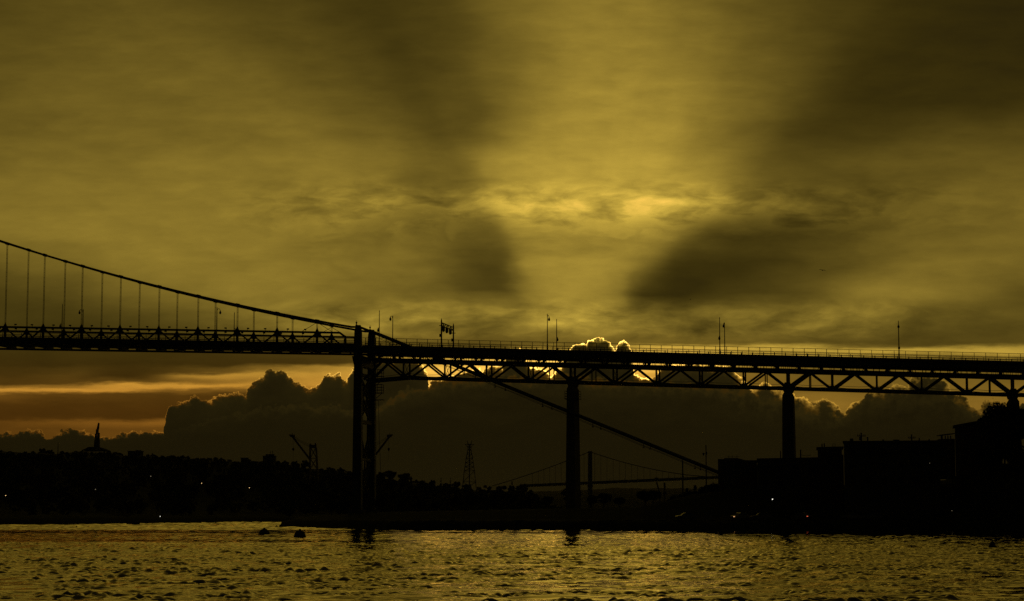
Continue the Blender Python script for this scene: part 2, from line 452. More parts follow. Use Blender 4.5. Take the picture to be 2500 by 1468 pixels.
class MB:
    def __init__(s):
        s.v, s.f = [], []

    def add(s, vs, fs):
        n = len(s.v)
        s.v += [Vector(v) for v in vs]
        s.f += [tuple(i + n for i in f) for f in fs]
        return s

    def hexa(s, b, t):
        """a block from four bottom corners and four top corners"""
        return s.add(list(b) + list(t), [(3, 2, 1, 0), (4, 5, 6, 7), (0, 1, 5, 4), (1, 2, 6, 5), (2, 3, 7, 6), (3, 0, 4, 7)])

    def box(s, c, size, rz=0.0, taper=1.0):
        x, y, z = (k / 2 for k in size)
        cs, sn = math.cos(rz), math.sin(rz)
        def p(a, b_, h, k): return Vector((c[0] + (a * cs - b_ * sn) * k, c[1] + (a * sn + b_ * cs) * k, c[2] + h))
        q = ((-x, -y), (x, -y), (x, y), (-x, y))
        return s.hexa([p(a, b_, -z, 1) for a, b_ in q], [p(a, b_, z, taper) for a, b_ in q])

    def beam(s, p0, p1, w, h, up=(0, 0, 1)):
        p0, p1 = Vector(p0), Vector(p1)
        d = (p1 - p0).normalized()
        u = Vector(up)
        if abs(d.dot(u)) > 0.98:
            u = Vector((BC, -BS, 0))
        r = d.cross(u).normalized()
        u = r.cross(d).normalized()
        q = ((-w / 2, -h / 2), (w / 2, -h / 2), (w / 2, h / 2), (-w / 2, h / 2))
        return s.hexa([p0 + r * a + u * b_ for a, b_ in q], [p1 + r * a + u * b_ for a, b_ in q])

    def tube(s, pts, rad, n=8, caps=True):
        pts = [Vector(p) for p in pts]
        rads = rad if isinstance(rad, (list, tuple)) else [rad] * len(pts)
        base = len(s.v)
        for i, p in enumerate(pts):
            d = (pts[min(i + 1, len(pts) - 1)] - pts[max(i - 1, 0)]).normalized()
            u = Vector((0, 0, 1)) if abs(d.z) < 0.9 else Vector((1, 0, 0))
            r = d.cross(u).normalized()
            u = r.cross(d)
            for k in range(n):
                a = 2 * math.pi * k / n
                s.v.append(p + (r * math.cos(a) + u * math.sin(a)) * rads[i])
        for i in range(len(pts) - 1):
            for k in range(n):
                a, b_ = base + i * n + k, base + i * n + (k + 1) % n
                s.f.append((a, b_, b_ + n, a + n))
        if caps:
            s.f.append(tuple(base + k for k in range(n))[::-1])
            s.f.append(tuple(base + (len(pts) - 1) * n + k for k in range(n)))
        return s

    def lathe(s, c, prof, n=12):
        """prof: list of (radius, height) from bottom to top"""
        base = len(s.v)
        for r, z in prof:
            for k in range(n):
                a = 2 * math.pi * k / n
                s.v.append(Vector((c[0] + r * math.cos(a), c[1] + r * math.sin(a), c[2] + z)))
        for i in range(len(prof) - 1):
            for k in range(n):
                a, b_ = base + i * n + k, base + i * n + (k + 1) % n
                s.f.append((a, b_, b_ + n, a + n))
        s.f.append(tuple(base + k for k in range(n))[::-1])
        s.f.append(tuple(base + (len(prof) - 1) * n + k for k in range(n)))
        return s

    def mesh(s, name, m, org=Vector((0, 0, 0)), smooth=False):
        me = bpy.data.meshes.new(name)
        me.from_pydata([tuple(v - org) for v in s.v], [], s.f)
        me.materials.append(m)
        if smooth:
            me.polygons.foreach_set('use_smooth', [True] * len(me.polygons))
        me.update()
        return me

    def build(s, name, m, parent=None, smooth=False, loc=None):
        """link as ONE mesh object; a part is stored relative to its thing's base"""
        if parent is not None:
            org = ORG[parent]
            o = bpy.data.objects.new(name, s.mesh(name, m, org, smooth))
            o.parent = parent
            ORG[o] = org
        else:
            org = Vector(loc) if loc is not None else Vector((0, 0, 0))
            o = bpy.data.objects.new(name, s.mesh(name, m, org, smooth))
            o.location = org
            ORG[o] = org
        COL.objects.link(o)
        return o


def copy_tree(o, loc, parent=None, rz=None, scale=None):
    c = o.copy()
    COL.objects.link(c)
    c.parent = parent
    if parent is None:
        c.location = loc
        ORG[c] = Vector(loc)
        if rz is not None: c.rotation_euler = (0, 0, rz)
        if scale is not None: c.scale = scale
    for ch in o.children:
        copy_tree(ch, loc, c)
    return c


# ------------------------------------------------------------------ the line of the bridge
X0, Y0, TH, L = -35.717, 500.0, R(10.9), 51.233
BC, BS = math.cos(TH), math.sin(TH)


def BP(s, o, z):
    """s metres along the bridge from the cable bent (to the right, and nearer), o metres off its axis towards the camera"""
    return Vector((X0 + s * BC - o * BS, Y0 - s * BS - o * BC, z))


def zd(s): return 43.6 - (0.0400 if s > 0 else 0.038) * s          # roadway of the viaduct
def zsd(s): return 44.05 - 0.0335 * s                              # roadway between the stiffening trusses
def zst(s): return 47.05 - 0.0335 * s                              # top of the stiffening truss
def zsb(s): return 42.30 - 0.0298 * s                              # bottom of the stiffening truss


def zcab(s):
    return 47.98 - 0.180 * s + 0.00077 * s * s if s < -1 else 48.3 - 0.411 * s


# ------------------------------------------------------------------ ground
def interp(x, pts):
    if x <= pts[0][0]: return pts[0][1]
    for (a, va), (b_, vb) in zip(pts, pts[1:]):
        if x <= b_:
            return va + (vb - va) * (x - a) / (b_ - a)
    return pts[-1][1]


def xdir(px): return (px - 1250) / F_PX / math.cos(TAU)            # X per metre of Y at the horizon


def sheet(name, grid, m, kind='structure', smooth=True):
    b_ = MB()
    nr, nc = len(grid), len(grid[0])
    b_.v = [Vector(p) for row in grid for p in row]
    b_.f = [(i * nc + j, i * nc + j + 1, (i + 1) * nc + j + 1, (i + 1) * nc + j) for i in range(nr - 1) for j in range(nc - 1)]
    return tag(b_.build(name, m, None, smooth), kind=kind)


# the far shore: a wooded hill across the harbour, its skyline about 1400 m off
RIDGE = [(-700, 1108), (-200, 1104), (0, 1100), (60, 1101), (120, 1104), (150, 1104), (210, 1099), (262, 1100), (300, 1108), (345, 1110), (420, 1111), (480, 1116), (540, 1119), (590, 1124), (640, 1121), (690, 1126), (730, 1136), (780, 1142), (860, 1148), (905, 1160), (960, 1166), (1010, 1172), (1080, 1184), (1160, 1190), (1230, 1193), (1285, 1194), (1303, 1208), (1325, 1222), (1350, 1232), (1400, 1244), (1430, 1256)]
FSHORE = [(-700, 600), (0, 628), (250, 690), (650, 880), (1000, 940), (1430, 1000)]
YR = 1400.0


def zhill(px): return at(px, interp(px, RIDGE) + 7, YR).z


grid = []
for t in range(-2, 16):
    row = []
    for px in range(-700, 1431, 15):
        ys = interp(px, FSHORE)
        zr = max(zhill(px), 1.2)
        if t == -2: Y, z = ys - 4, -1.5
        elif t == -1: Y, z = ys, 0.35
        elif t == 0: Y, z = ys + 6, 2.0
        elif t <= 12:
            u = t / 12
            Y = ys + 6 + (YR - ys - 6) * u
            z = 2.0 + (zr - 2.0) * (u * u * (3 - 2 * u)) * (0.92 + 0.08 * u)
        else:
            Y = YR + (t - 12) * 150
            z = zr - (t - 12) * 6
        z += (math.sin(px * 0.071 + t * 1.7) + math.sin(px * 0.19 + t)) * 0.35 * (1 if 0 < t < 12 else 0)
        row.append((xdir(px) * Y, Y, z))
    grid.append(row)
hillside = sheet('hillside', grid, GRASS)

# the near shore on the right, under the viaduct
NSHORE = [(688, 524), (700, 512), (760, 486), (860, 446), (960, 424), (1100, 424), (1400, 430), (1438, 428), (1446, 412), (1700, 406), (2100, 426), (2500, 440), (3000, 444)]
NTOP = [(688, 0.9), (740, 2.4), (900, 3.6), (1300, 4.4), (1560, 4.8), (1680, 7.4), (1800, 9.0), (2100, 10.0), (2300, 11.0), (2420, 14.5), (3000, 16.0)]


def znear(px, Y):
    u = Y - interp(px, NSHORE)
    zt = interp(px, NTOP)
    lot = min(1.9, zt)
    if u < 0: return -1.0
    if u < 3: return lot * u / 3 * 0.75
    if u < 6: return lot * (0.75 + 0.25 * (u - 3) / 3)
    l0 = interp(px, [(2240, 22.0), (2360, 6.0)])
    l1 = interp(px, [(2240, 48.0), (2360, 19.0)])
    if u < l0: return lot
    if u < l1: return lot + (zt - lot) * (u - l0) / (l1 - l0)
    if Y < 640: return zt
    return max(-2.0, zt - (Y - 640) * 0.14)


grid = []
for t in range(22):
    row = []
    for k, px in enumerate([688] + list(range(694, 3001, 12))):
        ys = interp(px, NSHORE)
        off = (-3, 0, 1.5, 3, 6, 10, 14, 18, 22, 26, 30, 35, 40, 44, 48, 70, 100, 140, 180, 200, 240, 280)[t]
        Y = ys + off + (math.sin(px * 0.11) * 0.8 + math.sin(px * 0.031) * 1.6 if t < 4 else 0)
        z = znear(px, ys + off) + (math.sin(px * 0.37 + t * 2.1) * 0.12 if t > 1 else 0)
        if k == 0: z = -1.5
        row.append((xdir(px) * Y, Y, z))
    grid.append(row)
shore = sheet('near_shore', grid, GRASS)
# the level car park along the water's edge
grid = []
for off in (6.5, 12, 17, 21.5):
    grid.append([(xdir(px) * (interp(px, NSHORE) + off), interp(px, NSHORE) + off, znear(px, interp(px, NSHORE) + off) + 0.14) for px in range(1460, 2240, 20)])
sheet('car_park', grid, ASPH)

# the far hill up the harbour, behind the second bridge
FAR = [(900, 1215), (1100, 1212), (1250, 1203), (1300, 1200), (1345, 1199), (1390, 1196), (1440, 1196), (1500, 1191), (1560, 1193), (1620, 1192), (1700, 1193), (1780, 1190), (2000, 1186), (2400, 1180)]
grid = []
for t in range(7):
    row = []
    for px in range(900, 2401, 8):
        Y = 5200 + t * 160
        zr = at(px, interp(px, FAR) + (math.sin(px * 0.9) + math.sin(px * 0.37)) * 0.7, 5840).z
        row.append((xdir(px) * Y, Y, -2 + (zr + 2) * (0, .5, .75, .9, 1, .9, .6)[t]))
    grid.append(row)
sheet('far_hills', grid, mat('far_woods', (0.03, 0.035, 0.02), 0.95, 0, 0.02, 0.3))

# ------------------------------------------------------------------ water: one sheet, finer where it lies in view
half = R(15.6)
ang = np.concatenate([np.linspace(-R(78), -half, 26)[:-1], np.linspace(-half, half, 660), np.linspace(half, R(78), 26)[1:]])
rr = [18.0]
while rr[-1] < 9000:
    r_ = rr[-1]
    rr.append(r_ + (1.2 if r_ < 58 else max(0.10, r_ * 0.0016) if r_ < 450 else r_ * 0.0026 if r_ < 900 else r_ * 0.06))
rr = np.array(rr)
AA, RR = np.meshgrid(ang, rr)
WX, WY = RR * np.sin(AA), RR * np.cos(AA)
cell = np.maximum(RR * 0.0016, np.where(RR < 58, 1.2, 0.0))
cell = np.where(np.abs(AA) > half, RR * 0.05, cell)
cell = np.where(RR > 450, RR * 0.0024, cell)
cell = np.where(RR > 900, RR * 0.06, cell)
nr_ = np.random.RandomState(5)
patch = (0.78 + 0.20 * np.sin(WY / 21 + 0.7 * np.sin(WX / 60)) + 0.14 * np.sin(WX / 33 + WY / 47 + 1.0) + 0.12 * np.sin(WY / 8.3 + WX / 90))
def win(a, b_, w): return 1 / (1 + np.exp(-(WY - a) / w)) / (1 + np.exp((WY - b_) / w))


drift = 9 * np.sin(WX / 41 + 0.6) + 5 * np.sin(WX / 17)
WY0 = WY
WY = WY + drift
calm = (0.40 * win(262, 420, 5.0) + 0.35 * win(222, 240, 2.0) + 0.2 * win(178, 190, 2.0)) * (0.45 + 0.55 / (1 + np.exp((WX - 5) / 12.0)))
WY = WY0
patch = patch * (1 - calm) * np.where(WY > 430, 1.35, 1.0)
def waves(n, l0, l1, slope, mean, spread, seed, crest=0.22):
    g_ = np.random.RandomState(seed)
    h_ = np.zeros_like(WX)
    for i in range(n):
        lam = l0 * (l1 / l0) ** (i / (n - 1))
        th = g_.normal(R(mean), R(spread))
        k = 2 * math.pi / lam
        att = np.clip((lam / cell - 1.8) / 1.5, 0, 1)
        ph = k * (WX * math.cos(th) + WY * math.sin(th)) + g_.uniform(0, 6.28)
        h_ += att * (slope * g_.uniform(0.6, 1.3) * math.sqrt(2.0 / n) / k) * (np.sin(ph) + crest * np.cos(2 * ph))
    return h_


def patches(n, l0, l1, seed, squash=1.0):
    g_ = np.random.RandomState(seed)
    e_ = np.zeros_like(WX)
    for i in range(n):
        k = 2 * math.pi / g_.uniform(l0, l1)
        th = g_.uniform(0, 6.28)
        e_ += np.sin(k * (WX * math.cos(th) + WY * squash * math.sin(th)) + g_.uniform(0, 6.28))
    return e_ / math.sqrt(n / 2)


# a gently ruffled surface, and steep short-crested wavelets in scattered groups
env = np.clip(patches(18, 1.6, 4.5, 21, 0.5) * 0.8 + 0.20 + 0.4 * patches(12, 14, 50, 22), 0, 1.5)
H = waves(60, 0.9, 5.0, 0.075, -65, 38, 5) + waves(64, 0.38, 1.05, 0.68, -78, 42, 6) * env * np.clip(0.62 + (RR - 70) / 70, 0.5, 1.0)
H += waves(40, 2.6, 9.0, 0.13, -75, 40, 9) * np.clip((RR - 400) / 80, 0, 1)
H *= patch
nR, nA = WX.shape
co = np.empty((nR * nA, 3), np.float32)
co[:, 0] = WX.ravel(); co[:, 1] = WY.ravel(); co[:, 2] = H.ravel()
idx = np.arange(nR * nA).reshape(nR, nA)
quads = np.stack([idx[:-1, :-1], idx[:-1, 1:], idx[1:, 1:], idx[1:, :-1]], -1).reshape(-1, 4)
me = bpy.data.meshes.new('water')
me.vertices.add(nR * nA)
me.vertices.foreach_set('co', co.ravel())
nq = len(quads)
me.loops.add(nq * 4)
me.polygons.add(nq)
me.polygons.foreach_set('loop_start', np.arange(nq, dtype=np.int32) * 4)
me.loops.foreach_set('vertex_index', quads.ravel().astype(np.int32))
me.polygons.foreach_set('use_smooth', np.ones(nq, bool))
me.update()
me.validate()
wm = bpy.data.materials.new('harbour_water')
wm.use_nodes = True
t = wm.node_tree
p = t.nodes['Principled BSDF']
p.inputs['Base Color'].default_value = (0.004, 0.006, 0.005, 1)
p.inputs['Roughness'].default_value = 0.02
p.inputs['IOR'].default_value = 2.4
tcn = t.nodes.new('ShaderNodeTexCoord')
mp = t.nodes.new('ShaderNodeMapping')
mp.inputs['Scale'].default_value = (1.0, 0.45, 1.0)
t.links.new(tcn.outputs['Object'], mp.inputs[0])
nz = t.nodes.new('ShaderNodeTexNoise')
nz.inputs['Scale'].default_value = 2.6
nz.inputs['Detail'].default_value = 3.0
nz.inputs['Roughness'].default_value = 0.5
t.links.new(mp.outputs[0], nz.inputs['Vector'])
bn = t.nodes.new('ShaderNodeBump')
bn.inputs['Strength'].default_value = 0.3
bn.inputs['Distance'].default_value = 0.03
t.links.new(nz.outputs[0], bn.inputs['Height'])
t.links.new(bn.outputs[0], p.inputs['Normal'])
gl = t.nodes.new('ShaderNodeBsdfGlossy')  # added mirror layer, its gold tint brightens and warms reflections beyond real water
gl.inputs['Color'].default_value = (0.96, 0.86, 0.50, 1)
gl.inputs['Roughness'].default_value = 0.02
t.links.new(bn.outputs[0], gl.inputs['Normal'])
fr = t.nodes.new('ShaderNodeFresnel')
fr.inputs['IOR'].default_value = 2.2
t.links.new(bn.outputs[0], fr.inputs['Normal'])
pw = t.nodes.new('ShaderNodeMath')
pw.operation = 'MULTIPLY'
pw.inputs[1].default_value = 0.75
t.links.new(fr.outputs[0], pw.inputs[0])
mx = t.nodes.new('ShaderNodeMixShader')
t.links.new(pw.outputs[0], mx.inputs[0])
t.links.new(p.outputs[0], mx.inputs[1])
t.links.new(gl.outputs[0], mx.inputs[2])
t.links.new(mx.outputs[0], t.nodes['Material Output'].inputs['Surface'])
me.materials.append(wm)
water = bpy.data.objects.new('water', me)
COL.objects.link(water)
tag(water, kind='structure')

# ------------------------------------------------------------------ suspension bridge (its right-hand end)
bridge = empty('suspension_bridge', BP(0, 0, 3.5), 'dark suspension bridge with swooping main cable and trussed deck at left', 'bridge')
S_END = -128.0
HANG = [-10.62 - 10.135 * k for k in range(12)]
CAB_O = 6.4
for o in (CAB_O, -CAB_O):
    pts = [BP(s, o, zcab(s)) for s in np.linspace(S_END, -2.0, 40)] + [BP(-0.9, o, 48.32), BP(0.2, o, 48.25)] + [BP(s, o, zcab(s)) for s in np.linspace(2.0, 93.0, 24)]
    cable = MB().tube(pts, [0.25] * 42 + [0.34] * 24, 8).build('main_cable', CABLE, bridge, True)
    for s in HANG:
        p = BP(s, o, zcab(s))
        d = (BP(s + 1, o, zcab(s + 1)) - p).normalized()
        MB().tube([p - d * 0.5, p + d * 0.5], 0.36, 8).build('cable_band', CABLE, cable)
    # service wire slung under the backstay on clamps
    MB().tube([BP(s, o, zcab(s) - 0.82 - 0.10 * math.sin((s - 3) / 82 * math.pi * 7) ** 2) for s in np.linspace(3, 92, 90)], 0.05, 5).build('service_wire', CABLE, cable)
    for s in (14, 26, 33.5, 45, 57, 69, 81):
        b_ = MB().beam(BP(s, o, zcab(s) - 0.1), BP(s, o, zcab(s) - 1.15), 0.14, 0.14)
        b_.box(BP(s, o, zcab(s) - 1.2), (0.42, 0.3, 0.22), -TH)
        b_.build('clamp', STEEL, cable)
    # hangers: pairs of ropes with spreaders
    for s in HANG:
        b_ = MB()
        z0, z1 = zst(s) + 0.2, zcab(s) - 0.1
        for q in (-0.13, 0.13):
            b_.tube([BP(s + q, o, z0), BP(s + q, o, z1)], 0.06, 5)
        zz = z0 + 0.7
        while zz < z1 - 0.3:
            b_.box(BP(s, o, zz), (0.38, 0.08, 0.05), -TH)
            zz += 1.15
        b_.box(BP(s, o, z1 + 0.05), (0.6, 0.5, 0.45), -TH)
        b_.build('hanger', CABLE, bridge)
    # stays tying the cable to the truss end
    sA = HANG[0]
    for q in (-3.9, 3.9):
        MB().tube([BP(sA - q * 0.08, o, zcab(sA) - 0.2), BP(sA + q, o, zst(sA + q) - 0.1)], 0.06, 5).build('stay_rope', CABLE, bridge)

    # stiffening truss
    end = -4.9
    ss = [S_END] + sorted(h for h in HANG if h > S_END) + [end]
    b_ = MB()
    for a, c in zip(ss, ss[1:]):
        b_.beam(BP(a - 0.02, o, zst(a) - 0.24), BP(c + 0.02, o, zst(c) - 0.24), 0.5, 0.48)
    b_.beam(BP(end, o, zst(end) - 0.24), BP(end + 1.5, o, zst(end) - 1.35), 0.5, 0.46)
    b_.beam(BP(end + 1.4, o, zst(end) - 1.3), BP(end + 1.5, o, zsb(0) + 0.3), 0.45, 0.45)
    chord = b_.build('top_chord', STEEL, bridge)
    MB().beam(BP(S_END, o, zsb(S_END) + 0.25), BP(-1.2, o, zsb(-1.2) + 0.25), 0.5, 0.5).build('bottom_chord', STEEL, bridge)
    for i, s in enumerate(HANG):
        b_ = MB().beam(BP(s, o, zsb(s) + 0.3), BP(s, o, zst(s) - 0.02), 0.5, 0.5)
        b_.hexa([BP(s - .36, o - .36, zst(s)), BP(s + .36, o - .36, zst(s)), BP(s + .36, o + .36, zst(s)), BP(s - .36, o + .36, zst(s))],
                [BP(s - .10, o - .10, zst(s) + 0.75), BP(s + .10, o - .10, zst(s) + 0.75), BP(s + .10, o + .10, zst(s) + 0.75), BP(s - .10, o + .10, zst(s) + 0.75)])
        post = b_.build('post', STEEL, bridge)
        for zz, hgt in ((zst(s) - 0.62, 0.9), (zsb(s) + 0.7, 0.8)):
            MB().box(BP(s, o, zz), (1.35, 0.56, hgt), -TH).build('gusset_plate', STEEL, post)
        for q in (-1, 1):
            e = s + q * 5.068
            if e > end: e = end + 1.2
            MB().beam(BP(s + q * 0.25, o, zst(s) - 0.5), BP(e, o, zsb(e) + 0.5), 0.36, 0.34).build('diagonal', STEEL, bridge)
        for fr in (2.6, 7.25):
            f0 = s - 10.135 + fr
            if f0 < S_END: continue
            b_ = MB().beam(BP(f0, o, zst(f0) - 0.02), BP(f0, o, zst(f0) + 0.36), 0.08, 0.08)
            b_.box(BP(f0 + (0.14 if fr < 5 else -0.14), o, zst(f0) + 0.44), (0.52, 0.34, 0.30), -TH)
            b_.build('floodlight', BLACK, chord)
# deck between the trusses
b_ = MB()
for a, c in ((S_END, -60), (-60.02, -0.6)):
    b_.hexa([BP(a, -5.9, zsd(a) - 0.42), BP(c, -5.9, zsd(c) - 0.42), BP(c, 5.9, zsd(c) - 0.42), BP(a, 5.9, zsd(a) - 0.42)],
            [BP(a, -5.9, zsd(a)), BP(c, -5.9, zsd(c)), BP(c, 5.9, zsd(c)), BP(a, 5.9, zsd(a))])
b_.build('deck_slab', ASPH, bridge)
for o in (5.55, 3.3, 1.1, -1.1, -3.3, -5.55):
    MB().beam(BP(S_END, o, zsd(S_END) - 0.84), BP(-0.6, o, zsd(-0.6) - 0.84), 0.3, 0.82).build('stringer', STEEL, bridge)
k = 0
for o in (5.95, -5.95):
    b_ = MB()
    b_.hexa([BP(S_END, o - .12, zsb(S_END) + 1.15), BP(-0.6, o - .12, zsb(-0.6) + 1.0), BP(-0.6, o + .12, zsb(-0.6) + 1.0), BP(S_END, o + .12, zsb(S_END) + 1.15)],
            [BP(S_END, o - .12, zsd(S_END) + 0.22), BP(-0.6, o - .12, zsd(-0.6) + 0.22), BP(-0.6, o + .12, zsd(-0.6) + 0.22), BP(S_END, o + .12, zsd(S_END) + 0.22)])
    b_.build('edge_girder', STEEL, bridge)
s = -3.2
while s > S_END:
    MB().beam(BP(s, -6.1, zsb(s) + 0.62), BP(s, 6.1, zsb(s) + 0.62), 0.42, 0.84).build('floor_beam', STEEL, bridge)
    s -= 5.068
for o in (5.35, -5.35):
    b_ = MB()
    for hgt, w in ((1.42, 0.10), (1.02, 0.12), (0.62, 0.16), (0.28, 0.2)):
        b_.beam(BP(S_END, o, zsd(S_END) + hgt), BP(-1, o, zsd(-1) + hgt), 0.1, w)
    rail = b_.build('railing', STEEL, bridge)
    s = -1.6
    while s > S_END:
        MB().beam(BP(s, o, zsd(s)), BP(s, o, zsd(s) + 1.44), 0.1, 0.12).build('rail_post', STEEL, rail)
        s -= 2.534
b_ = MB()
for o in (5.3, -5.3):
    for s in np.arange(S_END + 0.1, -1.2, 0.22):
        b_.beam(BP(s, o, zsd(s) + 0.2), BP(s, o, zsd(s) + 1.0), 0.03, 0.03)
tag(b_.build('balusters', STEEL, bridge), kind='stuff')

# the cable bent: two tapering legs, struts and laced bracing
def leg_block(b_, o, z0, z1, w0, w1, d0, d1, ds=0.0):
    c0 = [(-w0 / 2, -d0 / 2), (w0 / 2, -d0 / 2), (w0 / 2, d0 / 2), (-w0 / 2, d0 / 2)]
    c1 = [(-w1 / 2, -d1 / 2), (w1 / 2, -d1 / 2), (w1 / 2, d1 / 2), (-w1 / 2, d1 / 2)]
    b_.hexa([BP(ds + a, o + c, z0) for a, c in c0], [BP(ds + a, o + c, z1) for a, c in c1])


for o in (CAB_O, -CAB_O):
    b_ = MB()
    leg_block(b_, o, 2.5, 39.0, 2.25, 1.85, 1.7, 1.4, -0.2)
    leg_block(b_, o, 39.02, 41.2, 1.9, 2.8, 1.4, 1.7, -0.2)
    leg_block(b_, o, 41.22, 47.2, 1.85, 1.6, 1.5, 1.3, -0.3)
    leg = b_.build('leg', STEEL, bridge)
    b_ = MB()
    leg_block(b_, o, 47.22, 48.75, 1.7, 1.1, 1.1, 0.8, -0.3)
    b_.build('cable_saddle', STEEL, leg)
    MB().lathe(BP(-0.75, o, 48.6), [(0.28, 0), (0.28, 0.25), (0.12, 0.3), (0.12, 0.55), (0.22, 0.62), (0.22, 0.85), (0.05, 1.0), (0.04, 1.3)], 8).build('beacon', BLACK, leg)
    b_ = MB()
    leg_block(b_, o, 1.5, 4.3, 4.2, 3.4, 4.2, 3.4, -0.2)
    b_.build('footing', CONC, leg)


def lattice(p0, p1, w, name, parent, n):
    """a laced strut: two flanges in the plane of the bent with zigzag lacing"""
    p0, p1 = Vector(p0), Vector(p1)
    d = (p1 - p0).normalized()
    ax = Vector((BC, -BS, 0))
    side = d.cross(ax).normalized() * (w / 2)
    b_ = MB()
    for k in (-1, 1):
        b_.beam(p0 + side * k, p1 + side * k, 0.5, 0.2, side.normalized())
    for i in range(n):
        a, c = p0.lerp(p1, i / n), p0.lerp(p1, (i + 1) / n)
        k = 1 if i % 2 else -1
        b_.beam(a + side * k, c - side * k, 0.4, 0.1, side.normalized())
    return b_.build(name, STEEL, parent)


MB().beam(BP(-0.2, -5.9, 40.1), BP(-0.2, 5.9, 40.1), 1.6, 2.6).build('strut', STEEL, bridge)
MB().beam(BP(-0.2, -5.7, 36.9), BP(-0.2, 5.7, 36.9), 0.7, 0.7).build('strut', STEEL, bridge)
MB().beam(BP(-0.2, -5.6, 25.5), BP(-0.2, 5.6, 25.5), 1.0, 0.9).build('strut', STEEL, bridge)
MB().beam(BP(-0.2, -5.5, 16.4), BP(-0.2, 5.5, 16.4), 0.9, 0.7).build('strut', STEEL, bridge)
for sg in (-1, 1):
    lattice(BP(-0.2, 5.7 * sg, 36.4), BP(-0.2, -5.7 * sg, 30.2), 1.3, 'brace', bridge, 12)
    lattice(BP(-0.2, 5.7 * sg, 32.6), BP(-0.2, -5.7 * sg, 26.1), 1.3, 'brace', bridge, 12)
    lattice(BP(-0.2, 5.5 * sg, 23.4), BP(-0.2, 0.3 * sg, 16.9), 1.5, 'brace', bridge, 9)
    lattice(BP(-0.2, 5.4 * sg, 16.0), BP(-0.2, -5.4 * sg, 6.5), 1.2, 'brace', bridge, 12)
for z0, hh in ((36.2, 2.6), (33.0, 2.1)):
    b_ = MB()
    for a in (1.0, 2.6):
        for c in (-7.2, -5.4):
            b_.beam(BP(a, c, z0), BP(a, c, z0 + hh), 0.12, 0.12)
    for zz in (z0, z0 + hh * 0.35, z0 + hh * 0.68, z0 + hh):
        for c in (-7.2, -5.4):
            b_.beam(BP(0.9, c, zz), BP(2.7, c, zz), 0.1, 0.1)
    b_.box(BP(1.8, -6.3, z0), (1.9, 2.0, 0.15), -TH)
    b_.beam(BP(0.9, -6.3, z0 - 1.3), BP(2.5, -6.3, z0), 0.14, 0.14)
    b_.build('inspection_cage', STEEL, bridge)
MB().box(BP(1.9, -6.3, 31.3), (2.2, 1.6, 0.16), -TH).build('ledge', STEEL, bridge)
MB().tube([BP(1.5, -6.4, 31.2), BP(1.75, -6.4, 24), BP(2.3, -6.4, 12), BP(2.6, -6.4, 3)], 0.05, 5).build('drain_pipe', STEEL, bridge)

# the anchorage that takes the backstays
anch = empty('cable_anchorage', BP(93, 0, 3), 'squat concrete block where the slanting bridge cable ends', 'anchorage')
b_ = MB()
b_.hexa([BP(88.0, -8, 2), BP(92, -8, 2), BP(92, 9, 2), BP(86.6, 9, 2)], [BP(88.0, -8, 15.9), BP(92, -8, 15.9), BP(92, 9, 15.9), BP(86.6, 9, 15.9)])
b_.build('block', CONC, anch)
MB().box(BP(89.4, 2, 16.05), (3.2, 9.0, 0.26), -TH).build('coping', CONC, anch)
MB().box(BP(93.4, 0.5, 8.0), (2.7, 15, 13.6), -TH).build('buttress', CONC, anch)
b_ = MB()
for s in (88.6, 89.4, 90.5):
    b_.beam(BP(s, 3, 16.2), BP(s, 3, 16.9), 0.09, 0.09)
b_.beam(BP(88.3, 3, 16.55), BP(91.2, 3, 16.55), 0.07, 0.07)
b_.build('guard_rail', STEEL, anch)

# ------------------------------------------------------------------ approach viaduct
via = empty('approach_viaduct', BP(L, 0, 3.5), 'dark deck-truss viaduct on tall concrete piers running to the right', 'viaduct')
V_END = 190.0
seg = [0.9, L, 2 * L, 3 * L, V_END]
b_ = MB()
for a, c in zip(seg, seg[1:]):
    b_.hexa([BP(a, -6.7, zd(a) - 0.35), BP(c - .01, -6.7, zd(c) - 0.35), BP(c - .01, 6.7, zd(c) - 0.35), BP(a, 6.7, zd(a) - 0.35)],
            [BP(a, -6.7, zd(a)), BP(c - .01, -6.7, zd(c)), BP(c - .01, 6.7, zd(c)), BP(a, 6.7, zd(a))])
b_.build('deck_slab', ASPH, via)
for o, dep in ((6.55, 1.42), (3.2, 1.0), (0, 1.0), (-3.2, 1.0), (-6.55, 1.28)):
    MB().beam(BP(0.9, o, zd(0.9) - 0.36 - dep / 2 + 0.18), BP(V_END, o, zd(V_END) - 0.36 - dep / 2 + 0.18), 0.22, dep - 0.2).build('edge_girder' if abs(o) > 6 else 'stringer', STEEL, via)
MB().beam(BP(0.9, 6.86, zd(0.9) + 0.0), BP(V_END, 6.86, zd(V_END) + 0.0), 0.3, 0.42).build('kerb', CONC, via)
PAN = L / 5


def zvt(s): return zd(s) - 2.62          # top of the truss
def zvb(s):                              # bottom of the truss, haunched at the bent
    return zd(s) - 7.22 - (1.15 * max(0.0, 1 - s / PAN) if s < PAN else 0.0)


